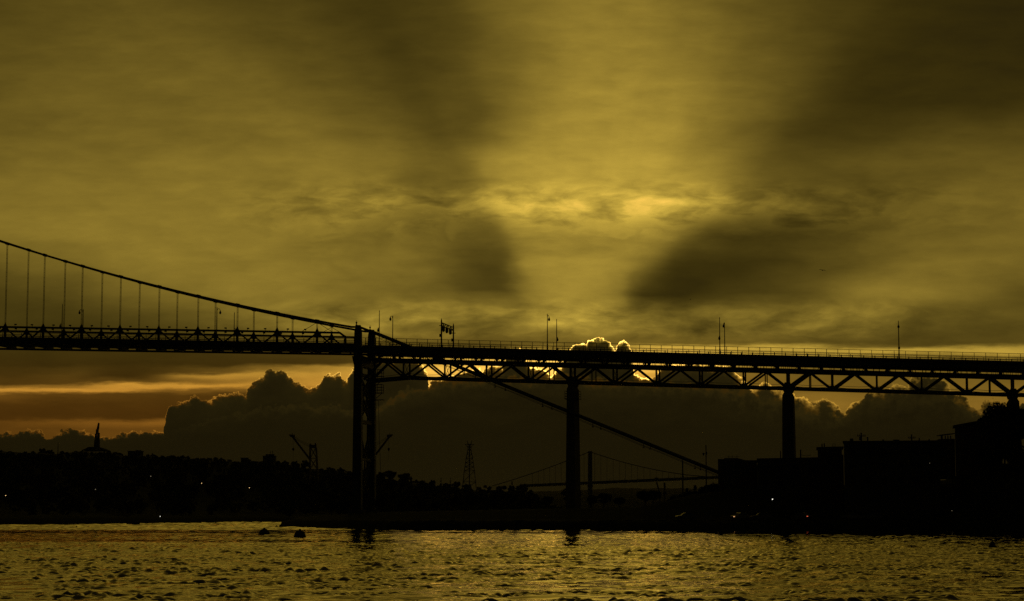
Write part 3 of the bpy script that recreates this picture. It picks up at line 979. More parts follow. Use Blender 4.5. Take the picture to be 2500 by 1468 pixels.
NODES = [k * PAN for k in range(0, 19)]
for o in (3.2, -3.2):
    b_ = MB()
    for a, c in zip(seg, seg[1:]):
        b_.beam(BP(a, o, zvt(a) - 0.33), BP(c, o, zvt(c) - 0.33), 0.45, 0.62)
    b_.build('top_chord', STEEL, via)
    b_ = MB()
    pts = [0.9, PAN, L, 2 * L, 3 * L, V_END]
    for a, c in zip(pts, pts[1:]):
        b_.beam(BP(a, o, zvb(a) + 0.27), BP(c, o, zvb(c) + 0.27), 0.45, 0.54)
    b_.build('bottom_chord', STEEL, via)
    for k, s in enumerate(NODES):
        pier = k % 5 == 0
        if k > 0:
            post = MB().beam(BP(s, o, zvb(s) + 0.4), BP(s, o, zvt(s) - 0.3), 0.34, 0.4 if not pier else 0.55).build('post', STEEL, via)
            b_ = MB()
            w, hgt = (2.2, 1.5) if pier else (1.7, 1.0)
            z0 = zvb(s) + 0.05
            b_.hexa([BP(s - w / 2, o - .27, z0), BP(s + w / 2, o - .27, z0), BP(s + w / 2, o + .27, z0), BP(s - w / 2, o + .27, z0)],
                    [BP(s - w / 3.4, o - .27, z0 + hgt), BP(s + w / 3.4, o - .27, z0 + hgt), BP(s + w / 3.4, o + .27, z0 + hgt), BP(s - w / 3.4, o + .27, z0 + hgt)])
            b_.build('gusset_plate', STEEL, post)
        for q in (-1, 1):
            e = s + q * PAN / 2
            if e < 1 or e > V_END: continue
            wd = 0.62 if pier else 0.46
            MB().beam(BP(s + q * 0.3, o, zvb(s) + 0.5), BP(e, o, zvt(e) - 0.45), 0.34, wd).build('diagonal', STEEL, via)
        if pier and k:
            for q in (-1, 1):
                e = s + q * PAN / 2
                MB().beam(BP(e, o, zvb(e) + 0.3), BP(e, o, zvt(e) - 0.3), 0.26, 0.26).build('post', STEEL, via)
# cross frames between the two trusses
for k, s in enumerate(NODES[1:], 1):
    za, zb = zvb(s) + 0.5, zvt(s) - 0.5
    b_ = MB().beam(BP(s, -3.0, za), BP(s, 3.0, zb), 0.09, 0.09).beam(BP(s, 3.0, za), BP(s, -3.0, zb), 0.09, 0.09)
    b_.beam(BP(s, -3.0, za - 0.2), BP(s, 3.0, za - 0.2), 0.16, 0.2)
    b_.build('sway_brace', STEEL, via)
# floor beams carrying the roadway on the trusses, with knee brackets
s = PAN / 4
i = 0
while s < V_END:
    b_ = MB().beam(BP(s, -6.3, zd(s) - 1.38), BP(s, 6.3, zd(s) - 1.38), 0.36, 0.5)
    for o in (3.2, -3.2):
        b_.beam(BP(s, o, zd(s) - 1.6), BP(s, o, zvt(s) - 0.05), 0.5, 0.5)
        for q in (0.75, -0.75):
            b_.beam(BP(s + q, o, zvt(s) - 0.05), BP(s, o, zd(s) - 1.5), 0.16, 0.16)
    b_.build('floor_beam', STEEL, via)
    s += PAN / 2
    i += 1
# catwalk hung along the top chords, with its own rail
for o in (4.3, -4.3):
    MB().beam(BP(1, o, zvt(1) + 0.05), BP(V_END, o, zvt(V_END) + 0.05), 0.7, 0.09).build('catwalk', STEEL, via)
    b_ = MB()
    r2 = random.Random(3)
    s = 1.5
    while s < V_END:
        b_.beam(BP(s, o, zvt(s)), BP(s, o, zd(s) - 1.2), 0.06 + 0.22 * (r2.random() ** 3), 0.1)
        s += 0.45 + r2.random() * 1.5
    tag(b_.build('catwalk_hangers', STEEL, via), kind='stuff')
    MB().tube([BP(s, o - 0.4, zvt(s) + 0.55) for s in np.linspace(1, V_END, 30)], 0.09, 6).build('service_pipe', STEEL, via)
# wires looped along the lower chord
for o, dz in ((1.2, 1.05), (-1.6, 0.75)):
    pts = []
    for a, c in zip(NODES, NODES[1:]):
        for u in (0, .2, .4, .6, .8):
            s = max(1.5, a + (c - a) * u)
            pts.append(BP(s, o, zvb(s) + dz + 0.35 * (2 * u - 1) ** 2))
    MB().tube(pts, 0.045, 5).build('power_cable', BLACK, via)
# walkway fence, near and far, and the roadway guard rails
for o in (6.6, -6.6):
    b_ = MB()
    for hgt, w in ((2.10, 0.09), (1.28, 0.10), (0.30, 0.10)):
        for a, c in zip(seg, seg[1:]):
            b_.beam(BP(a, o, zd(a) + hgt), BP(c, o, zd(c) + hgt), 0.08, w)
    fence = b_.build('fence_rail', STEEL, via)
    s = 1.6
    while s < V_END:
        MB().beam(BP(s, o, zd(s) + 0.2), BP(s, o, zd(s) + 2.12), 0.12, 0.12).build('fence_post', STEEL, fence)
        s += 2.5617
    b_ = MB()
    for s in np.arange(1.7, V_END, 0.213):
        b_.beam(BP(s, o, zd(s) + 0.3), BP(s, o, zd(s) + 2.2), 0.022, 0.022)
    tag(b_.build('fence_bars', STEEL, fence), kind='stuff')
for o in (4.7, -4.7):
    b_ = MB()
    for hgt, w in ((0.85, 0.16), (0.45, 0.16)):
        for a, c in zip(seg, seg[1:]):
            b_.beam(BP(a, o, zd(a) + hgt), BP(c, o, zd(c) + hgt), 0.1, w)
    guard = b_.build('guard_rail', STEEL, via)
    s = 2.3
    while s < V_END:
        MB().beam(BP(s, o, zd(s)), BP(s, o, zd(s) + 1.0), 0.14, 0.22).build('guard_post', STEEL, guard)
        s += 2.5617
# piers
for k, (s, w0, w1, d0, d1, cage) in enumerate(((L, 1.75, 2.45, 7.4, 8.2, True), (2 * L, 2.45, 3.1, 7.4, 8.0, False), (3 * L, 2.5, 3.2, 7.4, 8.2, False))):
    zt = zvb(s) - 1.35
    b_ = MB()
    c = lambda w, d, z, s=s: [BP(s + a * w / 2, e * d / 2, z) for a, e in ((-1, -1), (1, -1), (1, 1), (-1, 1))]
    b_.hexa(c(w1, d1, 1.0), c(w0, d0, zt))
    pier = b_.build('pier', CONC, via)
    b_ = MB()
    b_.hexa(c(w0 * 0.94, d0, zt + 0.01), c(w0 * 0.62, d0 * 0.96, zt + 0.75))
    b_.hexa(c(w0 * 0.78, d0, zt + 0.76), c(w0 * 0.95, d0, zt + 1.32))
    b_.build('bearing_cap', CONC, pier)
    if cage:
        for q in (-1, 1):
            b_ = MB()
            for a in (0.1, 0.75):
                for e in (-2.0, 2.0):
                    b_.beam(BP(s + q * (w0 / 2 + a), e, zt - 2.3), BP(s + q * (w0 / 2 + a), e, zt - 0.5), 0.09, 0.09)
            for zz in (-2.3, -1.7, -1.1, -0.5):
                b_.beam(BP(s + q * (w0 / 2 + 0.75), -2.1, zt + zz), BP(s + q * (w0 / 2 + 0.75), 2.1, zt + zz), 0.09, 0.09)
                for e in (-2.0, 2.0):
                    b_.beam(BP(s + q * (w0 / 2), e, zt + zz), BP(s + q * (w0 / 2 + 0.8), e, zt + zz), 0.09, 0.09)
            b_.box(BP(s + q * (w0 / 2 + 0.42), 0, zt - 2.35), (0.85, 4.4, 0.1), -TH)
            b_.build('inspection_cage', STEEL, pier)

# ------------------------------------------------------------------ street lamps on the bridge
LAMP_S = [-76.5, -36.1, 5.0, 46.2, 87.1, 128.2]
WHERE = ['leftmost pair on the deck', 'among the last cable hangers', 'just right of the cable bent', 'near the first pier', 'left of the second pier', 'right of the second pier']
for s, wh in zip(LAMP_S, WHERE):
    for o in (6.6, -6.6):
        base = (zsd(s) if s < 0 else zd(s))
        top = 51.9 - 0.0385 * (s - 5)
        side = 'near' if o > 0 else 'far'
        idx_ = LAMP_S.index(s)
        # roadway lantern at the top on alternate sides, a lower footway lantern on the others
        high = (idx_ % 2 == 1) == (o > 0)
        t_ = empty('street_lamp', BP(s, o, base), ('lamp post with high lantern, %s side, %s' if high else 'lamp post with low lantern, %s side, %s') % (side, wh), 'street lamp', 'lamp posts along the bridge')
        MB().tube([BP(s, o, base), BP(s, o, base + 1.6), BP(s, o, base + 1.61), BP(s, o, top)], [0.17, 0.16, 0.125, 0.075], 8).build('pole', STEEL, t_, True)
        MB().lathe(BP(s, o, top), [(0.08, 0), (0.1, 0.08), (0.02, 0.4)], 8).build('finial', STEEL, t_)
        if high:
            sg = -1 if o > 0 else 1
            arm = [BP(s, o, top - 0.55), BP(s, o + sg * 0.45, top - 0.12), BP(s, o + sg * 1.1, top + 0.08), BP(s, o + sg * 1.9, top + 0.02), BP(s, o + sg * 2.35, top - 0.22)]
            MB().tube(arm, 0.06, 6).build('arm', STEEL, t_, True)
            lp = BP(s, o + sg * 2.4, top - 1.2)
        else:
            sg = 1 if o > 0 else -1
            zl = base + 4.3 - (0.8 if s < -50 else 0.0)
            MB().tube([BP(s, o, zl - 0.2), BP(s, o + sg * 0.5, zl + 0.25), BP(s, o + sg * 1.0, zl + 0.2)], 0.05, 6).build('arm', STEEL, t_, True)
            lp = BP(s, o + sg * 1.05, zl - 0.8)
        MB().lathe(lp, [(0.10, 0.0), (0.26, 0.22), (0.27, 0.55), (0.12, 0.72), (0.10, 0.95)], 10).build('lantern', LENS, t_, True)

# lane-signal gantry
gs = 20.4
gt = empty('signal_gantry', BP(gs, 0, zd(gs)), 'overhead lane-signal gantry spanning the road right of the cable bent', 'gantry')
for o in (6.6, -6.6):
    MB().tube([BP(gs, o, zd(gs)), BP(gs, o, 49.4), BP(gs, o, 50.0)], [0.2, 0.17, 0.05], 8).build('column', STEEL, gt)
    b_ = MB().box(BP(gs - 0.3, o, 45.9), (0.35, 0.5, 0.7), -TH)
    b_.beam(BP(gs - 0.55, o, 48.25 if o > 0 else 47.6), BP(gs + 0.55, o, 48.25 if o > 0 else 47.6), 0.16, 0.16)
    b_.build('control_box', STEEL, gt)
b_ = MB()
for zz in (49.0, 48.2):
    b_.beam(BP(gs, -6.6, zz), BP(gs, 6.6, zz), 0.2, 0.16)
for k in range(9):
    a, c = -6.6 + k * 13.2 / 9, -6.6 + (k + 1) * 13.2 / 9
    b_.beam(BP(gs, a, 48.2 if k % 2 else 49.0), BP(gs, c, 49.0 if k % 2 else 48.2), 0.12, 0.12)
b_.build('cross_beam', STEEL, gt)
for o in (3.9, 0.2, -3.6):
    b_ = MB().box(BP(gs - 0.1, o, 47.75), (0.4, 1.5, 1.15), -TH)
    b_.beam(BP(gs, o, 48.2), BP(gs, o, 49.0), 0.12, 0.12)
    b_.lathe(BP(gs - 0.1, o + 0.2, 46.95), [(0.18, 0), (0.24, 0.25)], 8)
    b_.build('signal_head', BLACK, gt)

# ------------------------------------------------------------------ trees
def crown_mesh(name, seed, rx, rz, clumps, leaves, size, m, pointed=False):
    """leaf-sized faces in uneven clumps through an ellipsoid (or cone) of foliage; base of the crown at z = 0"""
    r_ = np.random.RandomState(seed)
    vs, fs = [], []
    for c in range(clumps):
        while True:
            q = r_.uniform(-1, 1, 3)
            if 0.25 < np.linalg.norm(q) < 1: break
        if pointed:
            h = r_.uniform(0, 1) ** 1.3
            a = r_.uniform(0, 6.283)
            rad = (1 - h) * rx * r_.uniform(0.45, 1.0)
            cen = np.array([rad * math.cos(a), rad * math.sin(a), h * 2 * rz])
            cr = rx * (0.16 + 0.28 * (1 - h))
            sq = 0.45
        else:
            q[2] = q[2] * 0.92 + 0.05
            cen = np.array([q[0] * rx * 0.78, q[1] * rx * 0.78, rz + q[2] * rz * 0.76])
            cr = rx * r_.uniform(0.20, 0.42)
            sq = 0.8
        for _ in range(leaves):
            d = r_.normal(size=3)
            d /= np.linalg.norm(d)
            p = cen + d * cr * r_.uniform(0.3, 1.0) ** 0.5 * np.array([1, 1, sq])
            u = r_.normal(size=3); u /= np.linalg.norm(u)
            w = np.cross(u, r_.normal(size=3)); w /= np.linalg.norm(w)
            s_ = size * r_.uniform(0.6, 1.4)
            n = len(vs)
            vs += [tuple(p - u * s_), tuple(p + w * s_ * 0.6), tuple(p + u * s_), tuple(p - w * s_ * 0.6)]
            fs.append((n, n + 1, n + 2, n + 3))
    me = bpy.data.meshes.new(name)
    me.from_pydata(vs, [], fs)
    me.materials.append(m)
    return me


def trunk_mesh(name, h, r0, seed):
    r_ = random.Random(seed)
    b_ = MB().tube([(0, 0, -0.6), (0.03 * h, 0, h * 0.4), (0.01 * h, 0.02 * h, h * 0.95)], [r0, r0 * 0.75, r0 * 0.35], 7)
    for k in range(5):
        a = k * 1.3 + r_.random()
        z0 = h * (0.4 + 0.1 * k)
        b_.tube([(0.02 * h, 0, z0), (math.cos(a) * h * 0.16, math.sin(a) * h * 0.16, z0 + h * 0.18), (math.cos(a) * h * 0.27, math.sin(a) * h * 0.27, z0 + h * 0.32)], [r0 * 0.4, r0 * 0.28, r0 * 0.1], 5)
    return b_.mesh(name, BARK)


def tree_kind(tall, rx, rz, seed, clumps, leaves, size, pointed=False):
    lift = tall - 2 * rz
    return (crown_mesh('crown', seed, rx, rz, clumps, leaves, size, NEEDLE if pointed else LEAF, pointed), trunk_mesh('trunk', lift + rz, 0.035 * tall, seed), lift)


def plant(kind, loc, label, group=None, scale=1.0, rz=0.0, name='tree', sz=1.0):
    cm, tm, lift = kind
    t_ = empty(name, loc, label, 'tree', group, rz)
    t_.scale = (scale, scale, scale * sz)
    o = bpy.data.objects.new('trunk', tm); COL.objects.link(o); o.parent = t_
    o = bpy.data.objects.new('crown', cm); COL.objects.link(o); o.parent = t_
    o.location = (0, 0, lift)
    return t_


FARK = [tree_kind(8.0, 3.1, 3.0, 11 + i, 22, 26, 0.62) for i in range(4)] + [tree_kind(8.5, 3.8, 2.8, 31, 26, 26, 0.65)]
SKY_T = [(-30, 1101), (8, 1097), (30, 1099), (48, 1100), (66, 1098), (82, 1097), (128, 1101), (150, 1099), (163, 1100), (178, 1099), (190, 1098), (203, 1097), (268, 1098), (280, 1099), (292, 1102), (362, 1106), (380, 1108), (398, 1108), (414, 1107), (432, 1109), (448, 1110), (462, 1112), (478, 1115), (494, 1114), (512, 1117), (530, 1115), (545, 1118), (560, 1121), (576, 1123), (612, 1121), (680, 1124), (696, 1125), (738, 1132), (783, 1140), (800, 1136), (816, 1140), (834, 1141), (848, 1144), (902, 1158), (918, 1156), (1004, 1168), (1018, 1168), (1030, 1170), (1044, 1177), (1068, 1180), (1092, 1178), (1106, 1175), (1122, 1175), (1140, 1181), (1168, 1184), (1184, 1182), (1200, 1184), (1218, 1185), (1234, 1183), (1248, 1182), (1264, 1183), (1292, 1194), (1302, 1204), (1314, 1212), (1330, 1222), (1350, 1229), (1372, 1233)]
SEGS = [(60, 'low rounded treetop on the far hill skyline near the left edge'), (142, 'low rounded treetop on the skyline just left of the thin mast'), (206, 'low treetop on the skyline between thin mast and memorial tower'), (300, 'low treetop on the skyline just right of the memorial mound'),
        (470, 'low treetop on the skyline right of the long low hilltop house'), (586, 'low treetop on the skyline left of the two small blocks'), (700, 'low treetop on the skyline close to the block with antennas'), (770, 'low treetop on the skyline below the dock crane jib'),
        (870, 'low treetop between the dock crane and the cable bent'), (1000, 'low treetop just right of the foot of the cable bent'), (1066, 'low treetop right of the broad spreading tree'), (1135, 'low treetop close left of the lattice pylon'), (1275, 'low treetop between the lattice pylon and the distant deck'), (2000, 'low treetop where the far hill falls to the harbour')]


def seg_label(px):
    return next(l_ for lim, l_ in SEGS if px < lim)


for i, (px, py) in enumerate(SKY_T):
    k = FARK[(i * 7 + 3) % 5]
    Yt = YR + rng.uniform(-25, 10)
    px += rng.uniform(-5, 5)
    top = at(px, py + rng.uniform(-1, 4), Yt)
    sc = rng.uniform(0.45, 1.05)
    hgt = (8.5 if k is FARK[4] else 8.0) * sc
    plant(k, (top.x, Yt, top.z - hgt), seg_label(px), 'trees along the far hill skyline', sc, rng.uniform(0, 6.28))
for px, py, sc, lab in ((105, 1093, 1.15, 'high rounded tree on the far hill, left of the thin mast'), (123, 1097, 0.9, 'small round tree hard against the thin mast on the far hill'),
                        (720, 1124, 1.1, 'bushy tree on the skyline below the hanging hook of the dock crane'), (746, 1122, 1.0, 'leafy tree at the left foot of the dock crane'),
                        (953, 1147, 1.25, 'largest round tree on the skyline right of the cable bent'), (988, 1153, 1.35, 'broad spreading tree right of the largest round skyline tree'),
                        (930, 1151, 1.0, 'round tree touching the right foot of the cable bent'), (1056, 1171, 0.8, 'small round tree between the broad tree and the pylon'),
                        (1278, 1180, 1.15, 'last round tree at the left end of the distant bridge deck')):
    Yt = YR - 30
    top = at(px, py, Yt)
    k = FARK[4] if sc > 1.2 else FARK[1]
    plant(k, (top.x, Yt, top.z - (8.5 if k is FARK[4] else 8.0) * sc), lab, 'trees along the far hill skyline', sc, px)
# conifer tips in the far treeline
CONE = tree_kind(8.0, 1.3, 3.7, 51, 30, 16, 0.35, True)
for px, py, lab in ((1077, 1168, 'slim conifer tip on the skyline left of the pylon'), (1100, 1169, 'second slim conifer tip left of the pylon')):
    top = at(px, py, YR - 20)
    plant(CONE, (top.x, YR - 20, top.z - 8.0), lab, None, 1.0, 0.3, 'conifer')
LEFT_LAMPS = [('glowing amber lamp at the far left edge of the dark hillside', 14, 1210, 0.15, WARM),
              ('upper of the two amber lamps glowing left of the dock crane', 492, 1180, 0.18, WARM),
              ('lower amber lamp glowing on the hillside under the skyline antennas', 609, 1191, 0.18, WARM),
              ('white lamp glowing low at the far waterline', 391, 1261, 0.12, WHITE),
              ('faint lamp high on the dark hillside', 368, 1163, 0.24, FAINT),
              ('faint lamp on the hillside below the memorial tower', 233, 1195, 0.2, FAINT),
              ('faint lamp just right of the upper amber lamp', 512, 1184, 0.16, FAINT)]


def base_at(px, Y):
    ys = interp(px, FSHORE)
    u = min(1.0, max(0.0, (Y - ys - 6) / (YR - ys - 6)))
    return 2.0 + (max(zhill(px), 1.2) - 2.0) * (u * u * (3 - 2 * u)) * (0.92 + 0.08 * u)


def lamp_y(px, py):
    """how far up the slope a 5 m lamp post must stand to be seen at that height"""
    Y = interp(px, FSHORE) + 8
    while Y < YR and base_at(px, Y) + 5.0 < at(px, py, Y).z:
        Y += 2
    return Y


# the wood that clothes the hillside below the skyline: one mass
LAMP_SPOTS = [(l_[1], lamp_y(l_[1], l_[2])) for l_ in LEFT_LAMPS]
r_ = np.random.RandomState(9)
vs, fs = [], []
for i in range(2300):
    px = r_.uniform(-600, 1400)
    ys = interp(px, FSHORE)
    u = r_.uniform(0.04, 0.985) ** 0.8
    Y = ys + 6 + (YR - ys - 6) * u
    if any(abs(px - q_) < 5 + 4000 / Y and Y < yq_ + 2 for q_, yq_ in LAMP_SPOTS): continue
    zr = max(zhill(px), 1.2)
    z = 2.0 + (zr - 2.0) * (u * u * (3 - 2 * u)) * (0.92 + 0.08 * u)
    h = r_.uniform(4, 7.5) * (0.6 if zr < 15 else 1)
    h = min(h, at(px, interp(px, RIDGE) + 5, Y).z - z)
    if h < 1.5: continue
    cen = np.array([xdir(px) * Y, Y, z + h * 0.5])
    for k in range(38):
        d = r_.normal(size=3); d /= np.linalg.norm(d)
        p_ = cen + d * np.array([h * 0.5, h * 0.5, h * 0.52]) * r_.uniform(0.5, 1)
        u_ = r_.normal(size=3); u_ /= np.linalg.norm(u_)
        w_ = np.cross(u_, d); w_ /= np.linalg.norm(w_) + 1e-6
        s_ = r_.uniform(0.5, 1.1)
        n = len(vs)
        vs += [tuple(p_ - u_ * s_), tuple(p_ + w_ * s_), tuple(p_ + u_ * s_), tuple(p_ - w_ * s_)]
        fs.append((n, n + 1, n + 2, n + 3))
me = bpy.data.meshes.new('woodland')
me.from_pydata(vs, [], fs)
me.materials.append(LEAF)
wood = bpy.data.objects.new('woodland', me)
COL.objects.link(wood)
tag(wood, 'dark wood covering the far hillside above the water', 'wood', kind='stuff')

# near trees on the right bank
NEARK = [tree_kind(9.0, 3.4, 3.3, 71, 46, 60, 0.34), tree_kind(7.0, 3.0, 2.6, 72, 40, 60, 0.32)]
BIG = tree_kind(15.0, 5.6, 6.0, 75, 95, 80, 0.36)
NCONE = tree_kind(8.0, 1.5, 3.8, 77, 46, 40, 0.28, True)


def plant_top(kind, tall, px, py, Y, label, group=None, scale=1.0, name='tree', sz=1.0):
    top = at(px, py, Y)
    return plant(kind, (top.x, Y, top.z - tall * scale * sz), label, group, scale, px, name, sz)


plant_top(BIG, 15.0, 2438, 979, 459, 'large leafy tree in front of the rightmost pier', None, 0.95)
plant_top(NEARK[0], 9.0, 2402, 1022, 458, 'lower bushy tree on the left flank of the large tree', None, 0.8)
plant_top(NEARK[0], 9.0, 2490, 990, 461, 'bushy tree at the right edge below the viaduct', None, 1.25)
plant_top(NEARK[1], 7.0, 2450, 1062, 456, 'low spreading tree under the large tree', None, 1.1)
plant_top(NEARK[1], 7.0, 2420, 1085, 454, 'low tree beside the highest house, under the large tree', None, 1.0)
plant_top(NEARK[1], 7.0, 2488, 1085, 455, 'lowest bushy tree at the right edge of the bank', None, 1.1)
plant_top(NCONE, 8.0, 1697, 1183, 540, 'pointed conifer on the slope under the slanting cable', None, 0.9, 'conifer')
plant_top(NCONE, 8.0, 1677, 1190, 540, 'slender conifer left of the pointed one under the slanting cable', None, 0.75, 'conifer')
for px, py, sc, lab in ((1742, 1178, 0.9, 'round tree against the left wall of the cable anchorage'), (1728, 1184, 0.85, 'round tree at the foot of the tall mast'), (1712, 1194, 0.8, 'low tree right of the pointed conifer'), (1690, 1197, 0.8, 'low tree just behind the pointed conifer'),
                        (1670, 1203, 0.8, 'low tree at the foot of the thin pole below the cable'), (1652, 1208, 0.8, 'bushy tree left of the thin pole below the cable'), (1638, 1219, 0.7, 'last small tree on the slope before the harbour gap')):
    plant_top(NEARK[1], 7.0, px, py, 530 + (px % 7), lab, 'trees on the slope under the slanting cable', sc)
r2 = random.Random(4)
for px in list(range(720, 1380, 44)) + list(range(1400, 1640, 40)):
    sc = r2.uniform(0.45, 0.75)
    px += r2.uniform(-12, 12)
    Y = interp(px, NSHORE) + r2.uniform(60, 120)
    plant(NEARK[r2.randrange(2)], (xdir(px) * Y, Y, znear(px, Y) - 0.1), 'low dark tree on the near bank, ' + ('left of the cable bent' if px < 890 else 'between cable bent and pylon' if px < 1150 else 'between pylon and first pier' if px < 1400 else 'just right of the first pier' if px < 1500 else 'below the distant bridge deck'), 'low trees along the near bank', sc, px, 'tree', 0.8)

# ------------------------------------------------------------------ buildings on the right bank
def building(name, label, px0, px1, ytop, Y, depth, wall, roof='flat', over=0.35, rise=0.0, nwin=None, rows=2, base=1.5):
    a, c = at(px0, ytop, Y), at(px1, ytop, Y)
    zt = a.z
    zt1 = zt + rise
    t_ = empty(name, ((a.x + c.x) / 2, Y, base), label, 'building')
    th = 0.35
    b_ = MB()
    dv = Vector((c.x / Y * 0.0, 1, 0)) * depth
    sk = xdir((px0 + px1) / 2) * depth
    A, B = Vector((a.x, Y, base)), Vector((c.x, Y, base))
    D = Vector((sk, depth, 0))
    up0, up1 = Vector((0, 0, zt - th - base)), Vector((0, 0, zt1 - th - base))
    b_.hexa([A, B, B + D, A + D], [A + up0, B + up1, B + D + up1, A + D + up0])
    b_.build('wall', wall, t_)
    b_ = MB()
    ex = Vector((over, 0, 0)); ey = Vector((0, over, 0))
    q = [A + up0 - ex - ey, B + up1 + ex - ey, B + D + up1 + ex + ey, A + D + up0 - ex + ey]
    b_.hexa([v + Vector((0, 0, 0.003)) for v in q], [v + Vector((0, 0, th)) for v in q])
    b_.build('roof', ROOF, t_)
    n = nwin if nwin is not None else max(1, int((c.x - a.x) / 3.2))
    for i in range(n):
        for j in range(rows):
            x = a.x + (i + 0.5) / n * (c.x - a.x)
            z = zt - 2.3 - j * 3.1
            if z < znear((px0 + px1) / 2, Y) + 0.8: continue
            w = MB().box((x, Y - 0.03, z), (1.35, 0.16, 1.55)).build('window', CLAD, t_)
            MB().box((x - 0.31, Y - 0.12, z), (0.54, 0.05, 1.35)).box((x + 0.31, Y - 0.12, z), (0.54, 0.05, 1.35)).build('pane', GLASS, w)
    return t_


st = building('storehouse', 'small flat-roofed store beside the cable anchorage', 1806, 1848, 1124, 462, 9, BRICK, over=0.1, rows=1)
sh = building('warehouse', 'long low flat-roofed warehouse across the foot of the second pier', 1849, 1997, 1119.5, 460, 14, CLAD, rise=0.25, over=0.15, rows=2)
bk = building('brick_block', 'narrow flat-roofed block with small chimneys between warehouse and wide block', 1996.3, 2055, 1092, 457, 12, BRICK, rise=0.15, over=0.35)
t_ = bk
for px, h in ((2007, 0.75), (2012.5, 0.85)):
    p_ = at(px, 1092, 459)
    MB().tube([p_ - Vector((0, 0, 0.2)), p_ + Vector((0, 0, h))], 0.14, 8).build('chimney_pipe', STEEL, t_)
p_ = at(2036, 1091, 459)
b_ = MB()
for ox in (-0.3, 0.3):
    b_.beam(p_ + Vector((ox, 0, -0.1)), p_ + Vector((ox, 0, 0.65)), 0.06, 0.06)
b_.beam(p_ + Vector((-0.33, 0, 0.62)), p_ + Vector((0.33, 0, 0.62)), 0.06, 0.06)
b_.beam(p_ + Vector((-0.33, 0, 0.15)), p_ + Vector((0.33, 0, 0.15)), 0.06, 0.06)
b_.build('roof_frame', STEEL, t_)
la, lc = at(2054.5, 1110, 458.5), at(2061, 1110, 458.5)
MB().box(((la.x + lc.x) / 2, 462, la.z / 2), (lc.x - la.x, 5, la.z)).build('link_wall', BRICK, bk)
wd = building('apartment_block', 'wide flat-roofed block, the broadest building on the right bank', 2060, 2294, 1077, 453, 15, CLAD, rise=0.15, over=0.3, rows=3)
for px, w, h in ((2079, 0.7, 0.55), (2118, 0.25, 0.9), (2156, 0.3, 0.35), (2188, 1.3, 0.3), (2244, 0.2, 0.7), (2268, 0.25, 0.4)):
    p_ = at(px, 1077, 457)
    MB().box(p_ + Vector((0, 0, h / 2)), (w, 0.7, h)).build('roof_vent', STEEL, wd)
# open-sided belvedere on the corner of the next house
hs = building('corner_house', 'highest house, with sloping roof and open porch, left of the large tree', 2331, 2432, 1039, 456, 9, BRICK, rise=1.9, over=0.5, rows=3, nwin=2)
a, c = at(2297, 1064, 457), at(2330, 1060, 457)
zlow = at(2297, 1080, 457).z
b_ = MB().hexa([Vector((a.x - .1, 456.6, a.z)), Vector((c.x, 456.6, c.z)), Vector((c.x, 461, c.z)), Vector((a.x - .1, 461, a.z))], [Vector((a.x - .1, 456.6, a.z + .22)), Vector((c.x, 456.6, c.z + .22)), Vector((c.x, 461, c.z + .22)), Vector((a.x - .1, 461, a.z + .22))])
b_.build('porch_roof', ROOF, hs)
for u in (0.06, 0.33, 0.52, 0.72):
    x = a.x + (c.x - a.x) * u
    MB().box((x, 457, (zlow - 1 + a.z) / 2), (0.42 if u < 0.1 else 0.22, 0.25, a.z - zlow + 1.0)).build('porch_post', TIMBER, hs)
MB().box(((a.x + c.x) / 2, 458.8, zlow + 0.3 - 4), (c.x - a.x, 4.2, 8.9)).build('porch_base', BRICK, hs)

# poles and masts on the right bank
def pole(name, label, px, py0, Y, r, arm=None, cat='utility pole', base=None):
    top = at(px, py0, Y)
    zb = znear(px, Y) if base is None else base
    t_ = empty(name, (top.x, Y, zb), label, cat)
    MB().tube([(top.x, Y, zb - 0.3), (top.x, Y, top.z)], [r, r * 0.75], 8).build('shaft', TIMBER if cat == 'utility pole' else STEEL, t_)
    return t_, top


def crossarm(t_, top, dz, w):
    MB().box((top.x, top.y - 0.12, top.z - dz), (w, 0.14, 0.16)).build('cross_arm', TIMBER, t_)
    for u in (-0.46, -0.22, 0.22, 0.46):
        MB().lathe((top.x + u * w, top.y - 0.12, top.z - dz + 0.08), [(0.05, 0), (0.09, 0.1), (0.09, 0.22), (0.03, 0.3)], 6).build('insulator', BLACK, t_)


t_, tp = pole('utility_pole', 'pole with crossarm rising behind the left half of the wide block', 2102.5, 1057, 478, 0.22)
crossarm(t_, tp, 0.75, 1.9)
MB().lathe((tp.x - 0.3, tp.y, tp.z - 1.75), [(0.2, 0), (0.22, 0.1), (0.22, 0.75), (0.1, 0.85)], 8).build('transformer', STEEL, t_)
t_, tp = pole('utility_pole', 'pole with crossarm rising behind the right half of the wide block', 2225.5, 1061, 482, 0.2)
crossarm(t_, tp, 0.85, 1.7)
t_, tp = pole('utility_pole', 'plain pole just right of the second pier', 1954.5, 1098, 468, 0.19)
w0 = tp + Vector((0, 0, -1.1))
w1 = at(1979, 1111.5, 462)
MB().tube([w0.lerp(w1, u) + Vector((0, 0, -0.25 * math.sin(math.pi * u))) for u in (0, .25, .5, .75, 1)], 0.05, 5).build('service_wire', BLACK, t_)
t_, tp = pole('utility_pole', 'short pole touching the left side of the second pier', 1905.5, 1101, 470, 0.14)
t_, tp = pole('lamp_mast', 'thin pole standing under the slanting cable', 1666.5, 1124, 500, 0.20, cat='mast')
t_, tp = pole('lamp_mast', 'tall mast with a lamp bracket beside the cable anchorage', 1723.5, 1087, 494, 0.16, cat='mast')
MB().beam(tp + Vector((0, 0, -2.1)), tp + Vector((-0.75, 0, -1.95)), 0.09, 0.09).lathe(tp + Vector((-0.62, 0, -2.55)), [(0.05, 0), (0.28, 0.45), (0.3, 0.62), (0.08, 0.72)], 8).build('lamp_bracket', STEEL, t_)
